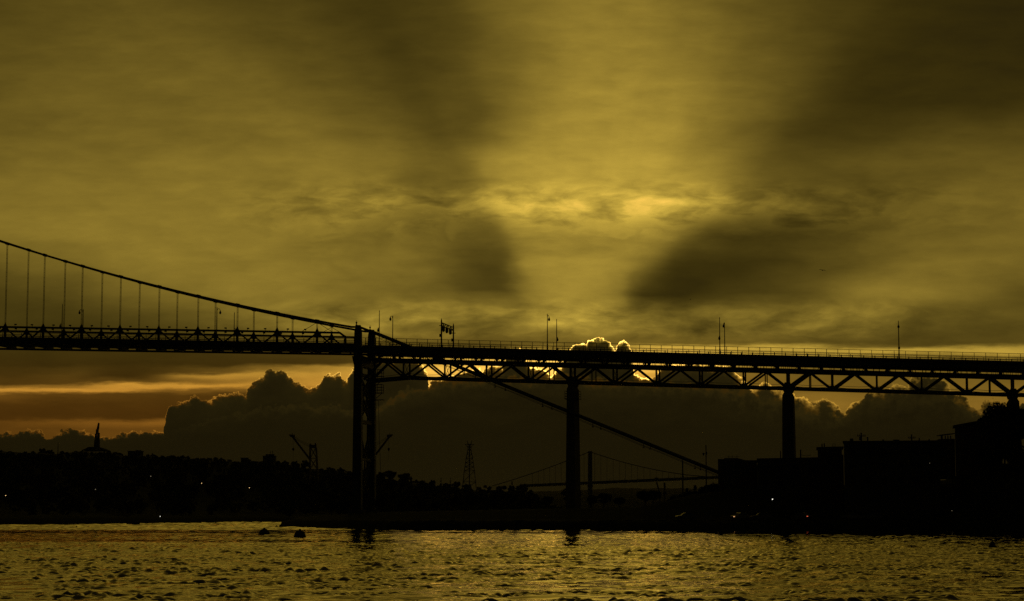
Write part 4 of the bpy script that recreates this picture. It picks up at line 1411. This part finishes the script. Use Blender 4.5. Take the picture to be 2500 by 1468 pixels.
MB().lathe(tp + Vector((0.1, 0, -2.3)), [(0.08, 0), (0.22, 0.3), (0.22, 0.55), (0.06, 0.7)], 8).build('lamp_head', STEEL, t_)

# ------------------------------------------------------------------ far side: monument, masts, blocks
YB = 1390.0
bt = empty('bell_tower', at(236, 1096, YB), 'stepped concrete memorial tower on the far hilltop', 'tower')


def fin(poly, y0, y1, name):
    pts = [at(x, y, YB) for x, y in poly]
    n = len(pts)
    b_ = MB()
    b_.add([Vector((q.x, YB + y0, q.z)) for q in pts] + [Vector((q.x, YB + y1, q.z)) for q in pts],
           [tuple(range(n)), tuple(range(2 * n - 1, n - 1, -1))] + [(i, i + n, (i + 1) % n + n, (i + 1) % n) for i in range(n)])
    return b_.build(name, CONC, bt)


fin([(229, 1100), (236.5, 1100), (237, 1059), (233, 1059)], -1.4, 0.2, 'wall_slab')
fin([(236, 1100), (243, 1100), (243, 1057), (238, 1057)], -0.6, 1.2, 'wall_slab')
fin([(233.8, 1060), (240.5, 1060), (240.8, 1047.5), (234.4, 1048.5)], -0.5, 0.7, 'wall_slab')
fin([(236, 1049), (241.6, 1049), (243, 1033.5), (240, 1032)], -0.9, 0.5, 'wall_slab')
mb = [(204, 1100), (262, 1100), (258, 1097), (252, 1094), (244, 1092), (236, 1093), (228, 1092), (218, 1093), (211, 1097)]
pts = [at(x, y, YB + 12) for x, y in mb]
n = len(pts)
o = MB().add([Vector((q.x, YB + 6, q.z)) for q in pts] + [Vector((q.x, YB + 26, q.z - 0.4)) for q in pts], [tuple(range(n)), tuple(range(2 * n - 1, n - 1, -1))] + [(i, i + n, (i + 1) % n + n, (i + 1) % n) for i in range(n)]).build('mound', GRASS, bt)

m0 = at(142, 1080, 1385)
t_ = empty('radio_mast', (m0.x, 1385, base_at(142, 1385)), 'hair-thin mast on the far hill, left of the memorial tower', 'mast')
MB().tube([(m0.x, 1385, base_at(142, 1385) - 1), (m0.x, 1385, m0.z - 3), (m0.x, 1385, m0.z)], [0.35, 0.25, 0.1], 6).build('shaft', STEEL, t_)


def far_block(name, label, px0, px1, py, Y, m, extra=()):
    a, c = at(px0, py, Y), at(px1, py, Y)
    zb = base_at((px0 + px1) / 2, Y) - 3
    t_ = empty(name, ((a.x + c.x) / 2, Y, zb), label, 'building')
    MB().box(((a.x + c.x) / 2, Y + 4, (a.z + zb) / 2), (c.x - a.x, 8, a.z - zb)).build('wall', m, t_)
    MB().box(((a.x + c.x) / 2, Y + 4, a.z + 0.16), (c.x - a.x + 0.8, 8.8, 0.3)).build('roof', ROOF, t_)
    n = max(2, int((c.x - a.x) / 2.6))
    for i in range(n):
        MB().box((a.x + (i + 0.5) / n * (c.x - a.x), Y - 0.02, a.z - 1.4), (1.1, 0.12, 1.3)).build('window', GLASS, t_)
    for (x0, x1, h) in extra:
        q0, q1 = at(x0, py, Y), at(x1, py, Y)
        MB().box(((q0.x + q1.x) / 2, Y + 3, a.z + h / 2 + 0.3), (q1.x - q0.x, 3.5 if x1 - x0 > 3 else 0.3, h)).build('penthouse' if x1 - x0 > 3 else 'antenna', CLAD if x1 - x0 > 3 else STEEL, t_)
    return t_


far_block('hilltop_house', 'long low flat-roofed house on the far hill, right of the memorial tower', 312, 345, 1102, 1392, CLAD, ((330, 341, 0.5),))
far_block('hilltop_house', 'small block on the far skyline, left of the one with antennas', 588, 603, 1119, 1385, BRICK)
far_block('apartment_block', 'block with rooftop antennas on the far skyline left of the dock crane', 642, 671, 1114, 1385, CLAD, ((648, 668, 1.1), (658.6, 659.6, 3.6), (663.6, 664.6, 3.6)))

# dockyard cranes
def dock_crane(label, mir, px_mast, Yc, hide=False):
    """px coordinates of the left crane; mir places the other as its mirror image"""
    fx = (lambda x: x) if not mir else (lambda x: 2 * px_mast - x)
    pt = lambda x, y, dy=0.0: at(fx(x), y, Yc) + Vector((0, dy, 0))
    zb = base_at(px_mast, Yc) - 1.0
    t_ = empty('dock_crane', (pt(765, 1100).x, Yc, zb), label, 'crane', 'dockyard cranes')
    tw = MB()
    tops = [pt(757.5, 1092, -2), pt(772, 1092, -2), pt(772, 1092, 2), pt(757.5, 1092, 2)]
    bots = [pt(756, 1150, -3), pt(778, 1150, -3), pt(778, 1150, 3), pt(756, 1150, 3)]
    bots = [Vector((q.x, q.y, zb)) for q in bots]
    for i in range(4):
        MB().beam(bots[i], tops[i], 0.55, 0.55).build('leg', CRANEP, t_)
        for u in range(4):
            a0, a1 = bots[i].lerp(tops[i], u / 4), bots[(i + 1) % 4].lerp(tops[(i + 1) % 4], (u + 1) / 4)
            tw.beam(a0, a1, 0.24, 0.24)
            b0, b1 = bots[(i + 1) % 4].lerp(tops[(i + 1) % 4], u / 4), bots[i].lerp(tops[i], (u + 1) / 4)
            tw.beam(b0, b1, 0.24, 0.24)
            tw.beam(bots[i].lerp(tops[i], (u + 1) / 4), bots[(i + 1) % 4].lerp(tops[(i + 1) % 4], (u + 1) / 4), 0.26, 0.26)
    tw.build('bracing', CRANEP, t_)
    hb = MB()
    c = pt(764.5, 1090.5)
    hb.box((c.x, Yc, c.z), (3.9, 4.4, 1.7))
    c2 = pt(758.5, 1086); hb.box((c2.x, Yc, c2.z), (0.9, 2.5, 1.2))
    c3 = pt(770.5, 1085.5); hb.box((c3.x, Yc, c3.z), (0.8, 2.5, 1.5))
    hb.build('machinery_house', CRANEP, t_)
    for dy_ in (-1.2, 1.2):
        MB().beam(pt(757, 1122, dy_), pt(714, 1066, dy_ * 0.4), 0.5, 0.95).build('jib', CRANEP, t_)
    hd = MB()
    q = pt(714.5, 1064.5); hd.box((q.x, Yc, q.z), (2.6, 1.8, 1.3))
    q = pt(709.5, 1062.5); hd.box((q.x, Yc, q.z), (1.6, 1.2, 0.7))
    q = pt(714, 1060); hd.box((q.x, Yc, q.z), (0.25, 0.25, 1.2))
    hd.build('jib_head', CRANEP, t_)
    for k, yy in ((0, 1087), (1, 1090), (2, 1093)):
        MB().tube([pt(718, 1066 + k * 2), pt(738, (1066 + k * 2 + yy) / 2 + 1.2), pt(759, yy)], 0.07, 5).build('stay_rope', CABLE, t_)
    MB().tube([pt(716, 1068), pt(716, 1094)], 0.06, 5).build('hoist_rope', CABLE, t_)
    q = pt(716, 1098)
    MB().lathe((q.x, Yc, q.z - 0.9), [(0.12, 0), (0.35, 0.5), (0.62, 0.9), (0.62, 1.6), (0.2, 1.9)], 8).build('hook_block', BLACK, t_)
    MB().tube([pt(716, 1099), pt(716.4, 1124)], 0.045, 5).build('sling', CABLE, t_)
    return t_


dock_crane('dock crane with lattice tower and jib pointing left', False, 766, 1150)
dock_crane('dock crane whose jib shows to the right of the cable bent', True, 832.5, 1150)

# transmission pylon
YP = 1180.0
py_ = empty('transmission_pylon', (at(1146, 1180, YP).x, YP, base_at(1146, YP)), 'lattice pylon with short crossarm standing alone on the far treeline', 'pylon')
cx = at(1146, 1180, YP).x
prof = [(base_at(1146, YP) - 1, 4.9), (at(1146, 1150, YP).z, 2.9), (at(1146, 1120, YP).z, 1.9), (at(1146, 1098, YP).z, 0.9), (at(1146, 1086, YP).z, 0.9)]
for a in ((-1, -1), (1, -1), (1, 1), (-1, 1)):
    b_ = MB()
    for (z0, w0), (z1, w1) in zip(prof, prof[1:]):
        b_.beam((cx + a[0] * w0, YP + a[1] * w0, z0), (cx + a[0] * w1, YP + a[1] * w1, z1), 0.26, 0.26)
    b_.build('leg', STEEL, py_)
b_ = MB()
for (z0, w0), (z1, w1) in zip(prof, prof[1:]):
    nb = 3 if z1 - z0 > 6 else 2
    for k in range(nb):
        za, zb = z0 + (z1 - z0) * k / nb, z0 + (z1 - z0) * (k + 1) / nb
        wa, wb = w0 + (w1 - w0) * k / nb, w0 + (w1 - w0) * (k + 1) / nb
        for (ax, ay, bx, by) in ((-1, -1, 1, -1), (1, -1, 1, 1), (1, 1, -1, 1), (-1, 1, -1, -1)):
            b_.beam((cx + ax * wa, YP + ay * wa, za), (cx + bx * wb, YP + by * wb, zb), 0.15, 0.15)
            b_.beam((cx + bx * wa, YP + by * wa, za), (cx + ax * wb, YP + ay * wb, zb), 0.15, 0.15)
            b_.beam((cx + ax * wb, YP + ay * wb, zb), (cx + bx * wb, YP + by * wb, zb), 0.15, 0.15)
b_.build('lacing', STEEL, py_)
MB().beam((cx, YP, prof[0][0]), (cx, YP, prof[-1][0]), 0.45, 0.45).build('riser', STEEL, py_)
zc = prof[-1][0]
b_ = MB()
for sg in (-1, 1):
    b_.beam((cx, YP, zc + 0.35), (cx + sg * 2.7, YP, zc + 0.05), 0.35, 0.3).beam((cx + sg * 0.9, YP, zc - 1.6), (cx + sg * 2.3, YP, zc), 0.2, 0.2)
    b_.beam((cx + sg * 0.8, YP, zc), (cx + sg * 1.25, YP, zc + 2.4), 0.28, 0.28).beam((cx + sg * 1.25, YP, zc + 1.1), (cx + sg * 0.2, YP, zc), 0.18, 0.18)
b_.build('cross_arm', STEEL, py_)

# ------------------------------------------------------------------ the second suspension bridge, far up the harbour
YF = 3000.0
fb = empty('distant_suspension_bridge', at(1440, 1258, YF), 'small distant suspension bridge seen under the viaduct', 'bridge')
fp = lambda px, py, dy=0.0: at(px, py, YF + dy)
for dy_ in (-8, 8):
    b_ = MB()
    t0, t1 = fp(1440.5, 1102), fp(1440.5, 1262)
    b_.hexa([Vector((t1.x + ax * 3.3, YF + dy_ + ay * 2, -1)) for ax, ay in ((-1, -1), (1, -1), (1, 1), (-1, 1))], [Vector((t0.x + ax * 2.7, YF + dy_ + ay * 1.6, t0.z)) for ax, ay in ((-1, -1), (1, -1), (1, 1), (-1, 1))])
    b_.build('tower_leg', STEEL, fb)
MB().box((fp(1440.5, 1106).x, YF, fp(0, 1106).z), (4.6, 14, 3)).build('tower_strut', STEEL, fb)
MB().box((fp(1440.5, 1188).x, YF, fp(0, 1187).z), (7.6, 16, 3)).build('tower_strut', STEEL, fb)
dk = lambda px: 1186.5 - (px - 1290) * 0.0435
MB().beam(fp(1268, dk(1268)), fp(1900, dk(1900)), 16, 3.6).build('deck_truss', STEEL, fb)
b_ = MB()
for px in range(1272, 1890, 9):
    q = fp(px, dk(px) - 5.2)
    if px % 4 == 0: b_.box((q.x, YF - 7, q.z), (0.5, 0.4, 3.6))
b_.beam(fp(1268, dk(1268) - 3.6, -7), fp(1900, dk(1900) - 3.6, -7), 0.4, 0.7)
b_.build('parapet', STEEL, fb)


def farc(px):
    if px <= 1440: return 1103 + (1440 - px) * 0.415 - 0.00012 * (1440 - px) ** 2 * 2.2
    u = (px - 1440) / 360.0
    return 1103 + 64 * (1 - (1 - min(u, 1)) ** 2) + (0 if u <= 1 else -20 * (u - 1) ** 2)


for dy_ in (-8, 8):
    MB().tube([fp(px, farc(px), dy_) for px in range(1200, 1441, 20)], 0.62, 6).build('main_cable', CABLE, fb)
    MB().tube([fp(px, farc(px), dy_) for px in range(1440, 1821, 15)], 0.62, 6).build('main_cable', CABLE, fb)
for px in list(range(1300, 1436, 14)) + list(range(1452, 1760, 15)):
    MB().tube([fp(px, farc(px), -8), fp(px, dk(px) - 2, -8)], 0.22, 4).build('hanger', CABLE, fb)
p_ = fp(1250, dk(1250) - 8)
MB().box((p_.x, YF, p_.z), (2.0, 3, 5.5)).build('sign_gantry', STEEL, fb)
p_ = fp(1603, dk(1603) - 4)
MB().box((p_.x, YF, p_.z), (5, 2.5, 3.0)).build('traffic_box', STEEL, fb)
# far quay cranes, faint below the distant deck
YQ = 2300.0
t_ = empty('quay_crane', at(1613, 1240, YQ), 'faint leaning crane boom below the distant bridge deck', 'crane')
MB().beam(at(1613, 1250, YQ), at(1610, 1205, YQ), 2.2, 2.6).build('tower', CRANEP, t_)
MB().beam(at(1612, 1212, YQ), at(1603, 1177, YQ), 1.2, 1.6).build('boom', CRANEP, t_)
MB().box(at(1611, 1212, YQ), (4.5, 4, 3)).build('cab', CRANEP, t_)
t_ = empty('quay_crane', at(1623, 1240, YQ), 'faint upright crane mast right of the leaning boom', 'crane')
MB().beam(at(1623.5, 1250, YQ), at(1622.5, 1178, YQ), 2.0, 2.0).build('tower', CRANEP, t_)
MB().box(at(1623, 1204, YQ), (4, 4, 4)).build('cab', CRANEP, t_)
MB().beam(at(1623, 1187, YQ), at(1626, 1190, YQ), 1, 1).build('boom', CRANEP, t_)

# ------------------------------------------------------------------ lit lamps along the shores
def lit_lamp(label, px, py, Y, zb, r, m):
    q = at(px, py, Y)
    t_ = empty('lit_street_lamp', (q.x, Y + 0.4, zb), label, 'street lamp', 'lit lamps along the dark shores')
    MB().tube([(q.x, Y + 0.4, zb - 0.3), (q.x, Y + 0.4, q.z + 0.3), (q.x, Y + 0.1, q.z + 0.42)], [0.12, 0.08, 0.06], 6).build('post', STEEL, t_)
    MB().lathe((q.x, Y, q.z + r * 0.9), [(r * 0.9, 0), (r * 0.5, 0.12), (0.05, 0.2)], 8).build('hood', BLACK, t_)
    MB().lathe((q.x, Y, q.z - r), [(r * 0.4, 0), (r * 0.92, r * 0.5), (r, r), (r * 0.8, r * 1.7)], 8).build('bulb', m, t_)


for lab, px, py, r, m in LEFT_LAMPS:
    Yl = lamp_y(px, py)
    lit_lamp(lab, px, py, Yl, base_at(px, Yl), r, m)
lit_lamp('bright white lamp on the dark bank below the second pier', 1886, 1219, 440, znear(1886, 440), 0.11, WHITE)
lit_lamp('dim lamp on the dark front of the wide block', 2270, 1131, 448, znear(2270, 448), 0.07, FAINT)
lit_lamp('dim lamp low on the right bank near the water', 2324, 1247, 447, znear(2324, 447), 0.08, FAINT)

# ------------------------------------------------------------------ parked cars on the right bank
def prism(b_, prof, w0, w1):
    n = len(prof)
    zt = max(z for x, z in prof); zb = min(z for x, z in prof)
    wd = lambda z: (w0 + (w1 - w0) * (z - zb) / max(zt - zb, 1e-6)) / 2
    b_.add([(x, -wd(z), z) for x, z in prof] + [(x, wd(z), z) for x, z in prof], [tuple(range(n)), tuple(range(2 * n - 1, n - 1, -1))] + [(i, i + n, (i + 1) % n + n, (i + 1) % n) for i in range(n)])


DIMAMB = glow('amber_marker', (1.0, 0.5, 0.2), 0.8)


def parked_car(label, px, col, rz, lit=None):
    Y = interp(px, NSHORE) + 9.5
    loc = Vector((xdir(px) * Y, Y, znear(px, Y) + 0.14))
    t_ = empty('parked_car', loc, label, 'car', 'cars parked along the right bank', rz)
    paint = mat('car_paint_%d' % int(sum(col) * 1000), col, 0.25, 0.3, 2.0, 0.05)
    ORG[t_] = Vector((0, 0, 0))
    b_ = MB(); prism(b_, [(-2.1, .32), (2.1, .32), (2.2, .55), (2.12, .86), (1.5, .98), (-1.0, .94), (-2.0, .80), (-2.22, .6)], 1.78, 1.62)
    b_.build('body', paint, t_)
    b_ = MB(); prism(b_, [(-1.05, .93), (1.75, .96), (1.15, 1.40), (.7, 1.47), (-.2, 1.46), (-.55, 1.38)], 1.60, 1.18)
    cab = b_.build('cabin', paint, t_)
    for sg in (-1, 1):
        for prof in ([(-.86, 1.0), (.28, 1.0), (.28, 1.36), (-.42, 1.34)], [(.36, 1.0), (1.42, 1.02), (1.02, 1.34), (.36, 1.36)]):
            b_ = MB()
            hw = lambda z: (1.60 + (1.18 - 1.60) * (z - .93) / .54) / 2 + 0.012
            v = [(x, sg * hw(z), z) for x, z in prof] + [(x, sg * (hw(z) - 0.03), z) for x, z in prof]
            b_.add(v, [(0, 1, 2, 3), (7, 6, 5, 4), (0, 4, 5, 1), (1, 5, 6, 2), (2, 6, 7, 3), (3, 7, 4, 0)])
            b_.build('side_window', GLASS, cab)
    for x in (-1.35, 1.35):
        for y in (-.80, .80):
            b_ = MB().tube([(x, y - .1, .32), (x, y + .1, .32)], 0.33, 14)
            wh = b_.build('wheel', BLACK, t_)
            MB().tube([(x, y - .115, .32), (x, y + .115, .32)], 0.2, 10).build('rim', STEEL, wh)
    for y in (-.6, .6):
        MB().box((2.19, y, .72), (.08, .34, .16)).build('tail_light', RED if lit == 'red' and y < 0 else LENS, t_)
        MB().box((-2.17, y, .66), (.1, .36, .15)).build('headlight', DIMAMB if lit == 'amber' and y < 0 else LENS, t_)
    return t_


parked_car('dark parked car farthest left on the right bank', 1670, (0.04, 0.04, 0.045), R(8))
parked_car('parked car with one amber light glowing', 1800, (0.10, 0.10, 0.10), R(38), 'amber')
parked_car('dark parked car between the amber-lit and red-lit cars', 1852, (0.03, 0.03, 0.05), R(4))
parked_car('parked car with red tail light glowing', 1948, (0.05, 0.05, 0.05), R(-48), 'red')
parked_car('parked car right of the red-lit car', 2068, (0.06, 0.05, 0.05), R(3))
parked_car('parked car farthest right on the bank', 2118, (0.03, 0.035, 0.04), R(-5))

# ------------------------------------------------------------------ afloat: buoys, rocks, a raft
def water_pt(px, py): return at(px, py, HC * F_PX / (py - 1258))


def buoy(label, px, py, w, h, top=None):
    q = water_pt(px, py)
    q.z = 0
    t_ = empty('mooring_buoy', q, label, 'buoy')
    r0 = w / 2
    MB().lathe(q, [(r0 * 0.8, -0.35), (r0, -0.05), (r0 * 0.98, h * 0.3), (r0 * 0.8, h * 0.68), (r0 * 0.42, h * 0.95), (r0 * 0.2, h)], 14).build('float', BUOYP, t_, True)
    MB().lathe(q + Vector((0, 0, h * 0.98)), [(r0 * 0.22, 0), (r0 * 0.22, 0.1), (r0 * 0.1, 0.2)], 8).build('mooring_eye', STEEL, t_)
    MB().lathe(q + Vector((0, 0, 0.02)), [(r0 * 1.06, 0), (r0 * 1.06, 0.12), (r0 * 0.98, 0.13)], 14).build('fender_ring', BLACK, t_)
    if top:
        MB().tube([q + Vector((r0 * 0.9, 0, 0)), q + Vector((r0 * 1.5, 0, top))], 0.035, 5).build('staff', STEEL, t_)


buoy('domed mooring buoy farther out of the two left of centre', 645, 1304, 1.75, 0.85)
buoy('domed mooring buoy nearer the camera of the two left of centre', 732, 1311, 1.65, 0.95)
buoy('squat buoy with leaning staff off the right bank', 1832, 1302, 1.2, 0.5, 0.65)
buoy('small lone buoy in the water at lower right', 2423, 1335, 0.66, 0.52)
buoy('tiny buoy far out in the water at left', 187, 1289, 0.5, 0.4)
q = water_pt(325, 1281); q.z = 0
t_ = empty('work_raft', q, 'low flat raft against the far left shore', 'raft')
MB().box(q + Vector((0, 0, 0.18)), (3.9, 2.0, 0.7)).build('hull', TIMBER, t_)
MB().box(q + Vector((0.3, 0, 0.68)), (2.2, 1.4, 0.3)).build('deck_box', TIMBER, t_)


def rock(label, px, py, w, h, seed):
    q = water_pt(px, py); q.z = 0
    r_ = random.Random(seed)
    b_ = MB()
    prof = [(w * .5, -.5), (w * .52, 0.02), (w * .42, h * .55), (w * .2, h)]
    b_.lathe(q, prof, 9)
    for i, v in enumerate(b_.v):
        b_.v[i] = v + Vector((r_.uniform(-1, 1) * w * .09, r_.uniform(-1, 1) * w * .09, r_.uniform(-1, 1) * h * .1))
    tag(b_.build('rock', ROCK, None, False, q), label, 'rock', 'rocks off the tip of the near bank')


rock('small outermost rock off the left tip of the near bank', 675, 1288, 0.9, 0.5, 1)
rock('larger rounded rock second from the open water off the tip', 686, 1288, 1.1, 0.75, 2)
rock('long flat rock joining the tip of the near bank', 697, 1288, 1.7, 0.5, 3)
# landing stage at the tip of the near bank
p0 = at(708, 1276, 516)
t_ = empty('landing_stage', (p0.x, 516, 0), 'low landing stage with rail at the left tip of the near bank', 'landing stage')
MB().box((p0.x + 3.0, 518, 0.75), (6.2, 5, 1.5)).build('platform', TIMBER, t_)
MB().beam((p0.x + 0.2, 515.8, 2.0), (p0.x + 2.8, 515.8, 2.0), 0.07, 0.07).beam((p0.x + 0.2, 515.8, 1.5), (p0.x + 0.2, 515.8, 2.05), 0.08, 0.08).beam((p0.x + 2.6, 515.8, 1.5), (p0.x + 2.6, 515.8, 2.05), 0.08, 0.08).build('hand_rail', STEEL, t_)

# ------------------------------------------------------------------ gulls
def gull(label, px, py, Y, span, roll, yaw):
    q = at(px, py, Y)
    g_ = empty('gull', q, label, 'bird', None, yaw)
    ORG[g_] = Vector((0, 0, 0))
    k = span / 2
    b_ = MB().tube([(-k * .42, 0, .02 * k), (-k * .30, 0, .05 * k), (-k * .05, 0, 0), (k * .22, 0, .0), (k * .5, 0, .03 * k)], [.03 * k, .075 * k, .11 * k, .08 * k, .025 * k], 8)
    b_.add([(k * .42, -.02, .02 * k), (k * .72, -.12 * k, .03 * k), (k * .72, .12 * k, .03 * k), (k * .42, .02, .04 * k), (k * .70, -.1 * k, .05 * k), (k * .70, .1 * k, .05 * k)], [(0, 1, 2), (3, 5, 4), (0, 3, 4, 1), (1, 4, 5, 2), (2, 5, 3, 0)])
    for sg in (-1, 1):
        pts = [(-.16, .06, .04), (-.20, .45, .20), (-.02, 1.0, .10), (.10, .98, .10), (.14, .45, .19), (.16, .06, .03)]
        v = [(x * k, sg * y * k, z * k) for x, y, z in pts] + [(x * k, sg * y * k, z * k - 0.03 * k) for x, y, z in pts]
        b_.add(v, [(0, 1, 4, 5), (1, 2, 3, 4), (11, 10, 7, 6), (10, 9, 8, 7)] + [(i, i + 6, (i + 1) % 6 + 6, (i + 1) % 6) for i in range(6)])
    b_.build('body', FEATHER, g_)
    g_.rotation_euler = (roll, R(-24), yaw)


gull('larger gull gliding in the sky at upper right', 2008, 660.5, 330, 1.15, R(12), R(70))
gull('small distant gull above the right part of the viaduct', 1686, 731.5, 560, 1.05, R(-20), R(40))

# ------------------------------------------------------------------ thin evening haze over the harbour
hz_ = MB()
hz_.hexa([(-3500, -60, -3), (3500, -60, -3), (3500, 7200, -3), (-3500, 7200, -3)], [(-3500, -60, 112), (3500, -60, 112), (3500, 7200, 112), (-3500, 7200, 112)])
hm = bpy.data.materials.new('haze')
hm.use_nodes = True
t = hm.node_tree
t.nodes.remove(t.nodes['Principled BSDF'])
pv = t.nodes.new('ShaderNodeVolumePrincipled')
pv.inputs['Color'].default_value = (0.85, 0.8, 0.62, 1)
pv.inputs['Density'].default_value = 1.5e-5
pv.inputs['Anisotropy'].default_value = 0.3
t.links.new(pv.outputs[0], t.nodes['Material Output'].inputs['Volume'])
tag(hz_.build('haze', hm), kind='stuff')
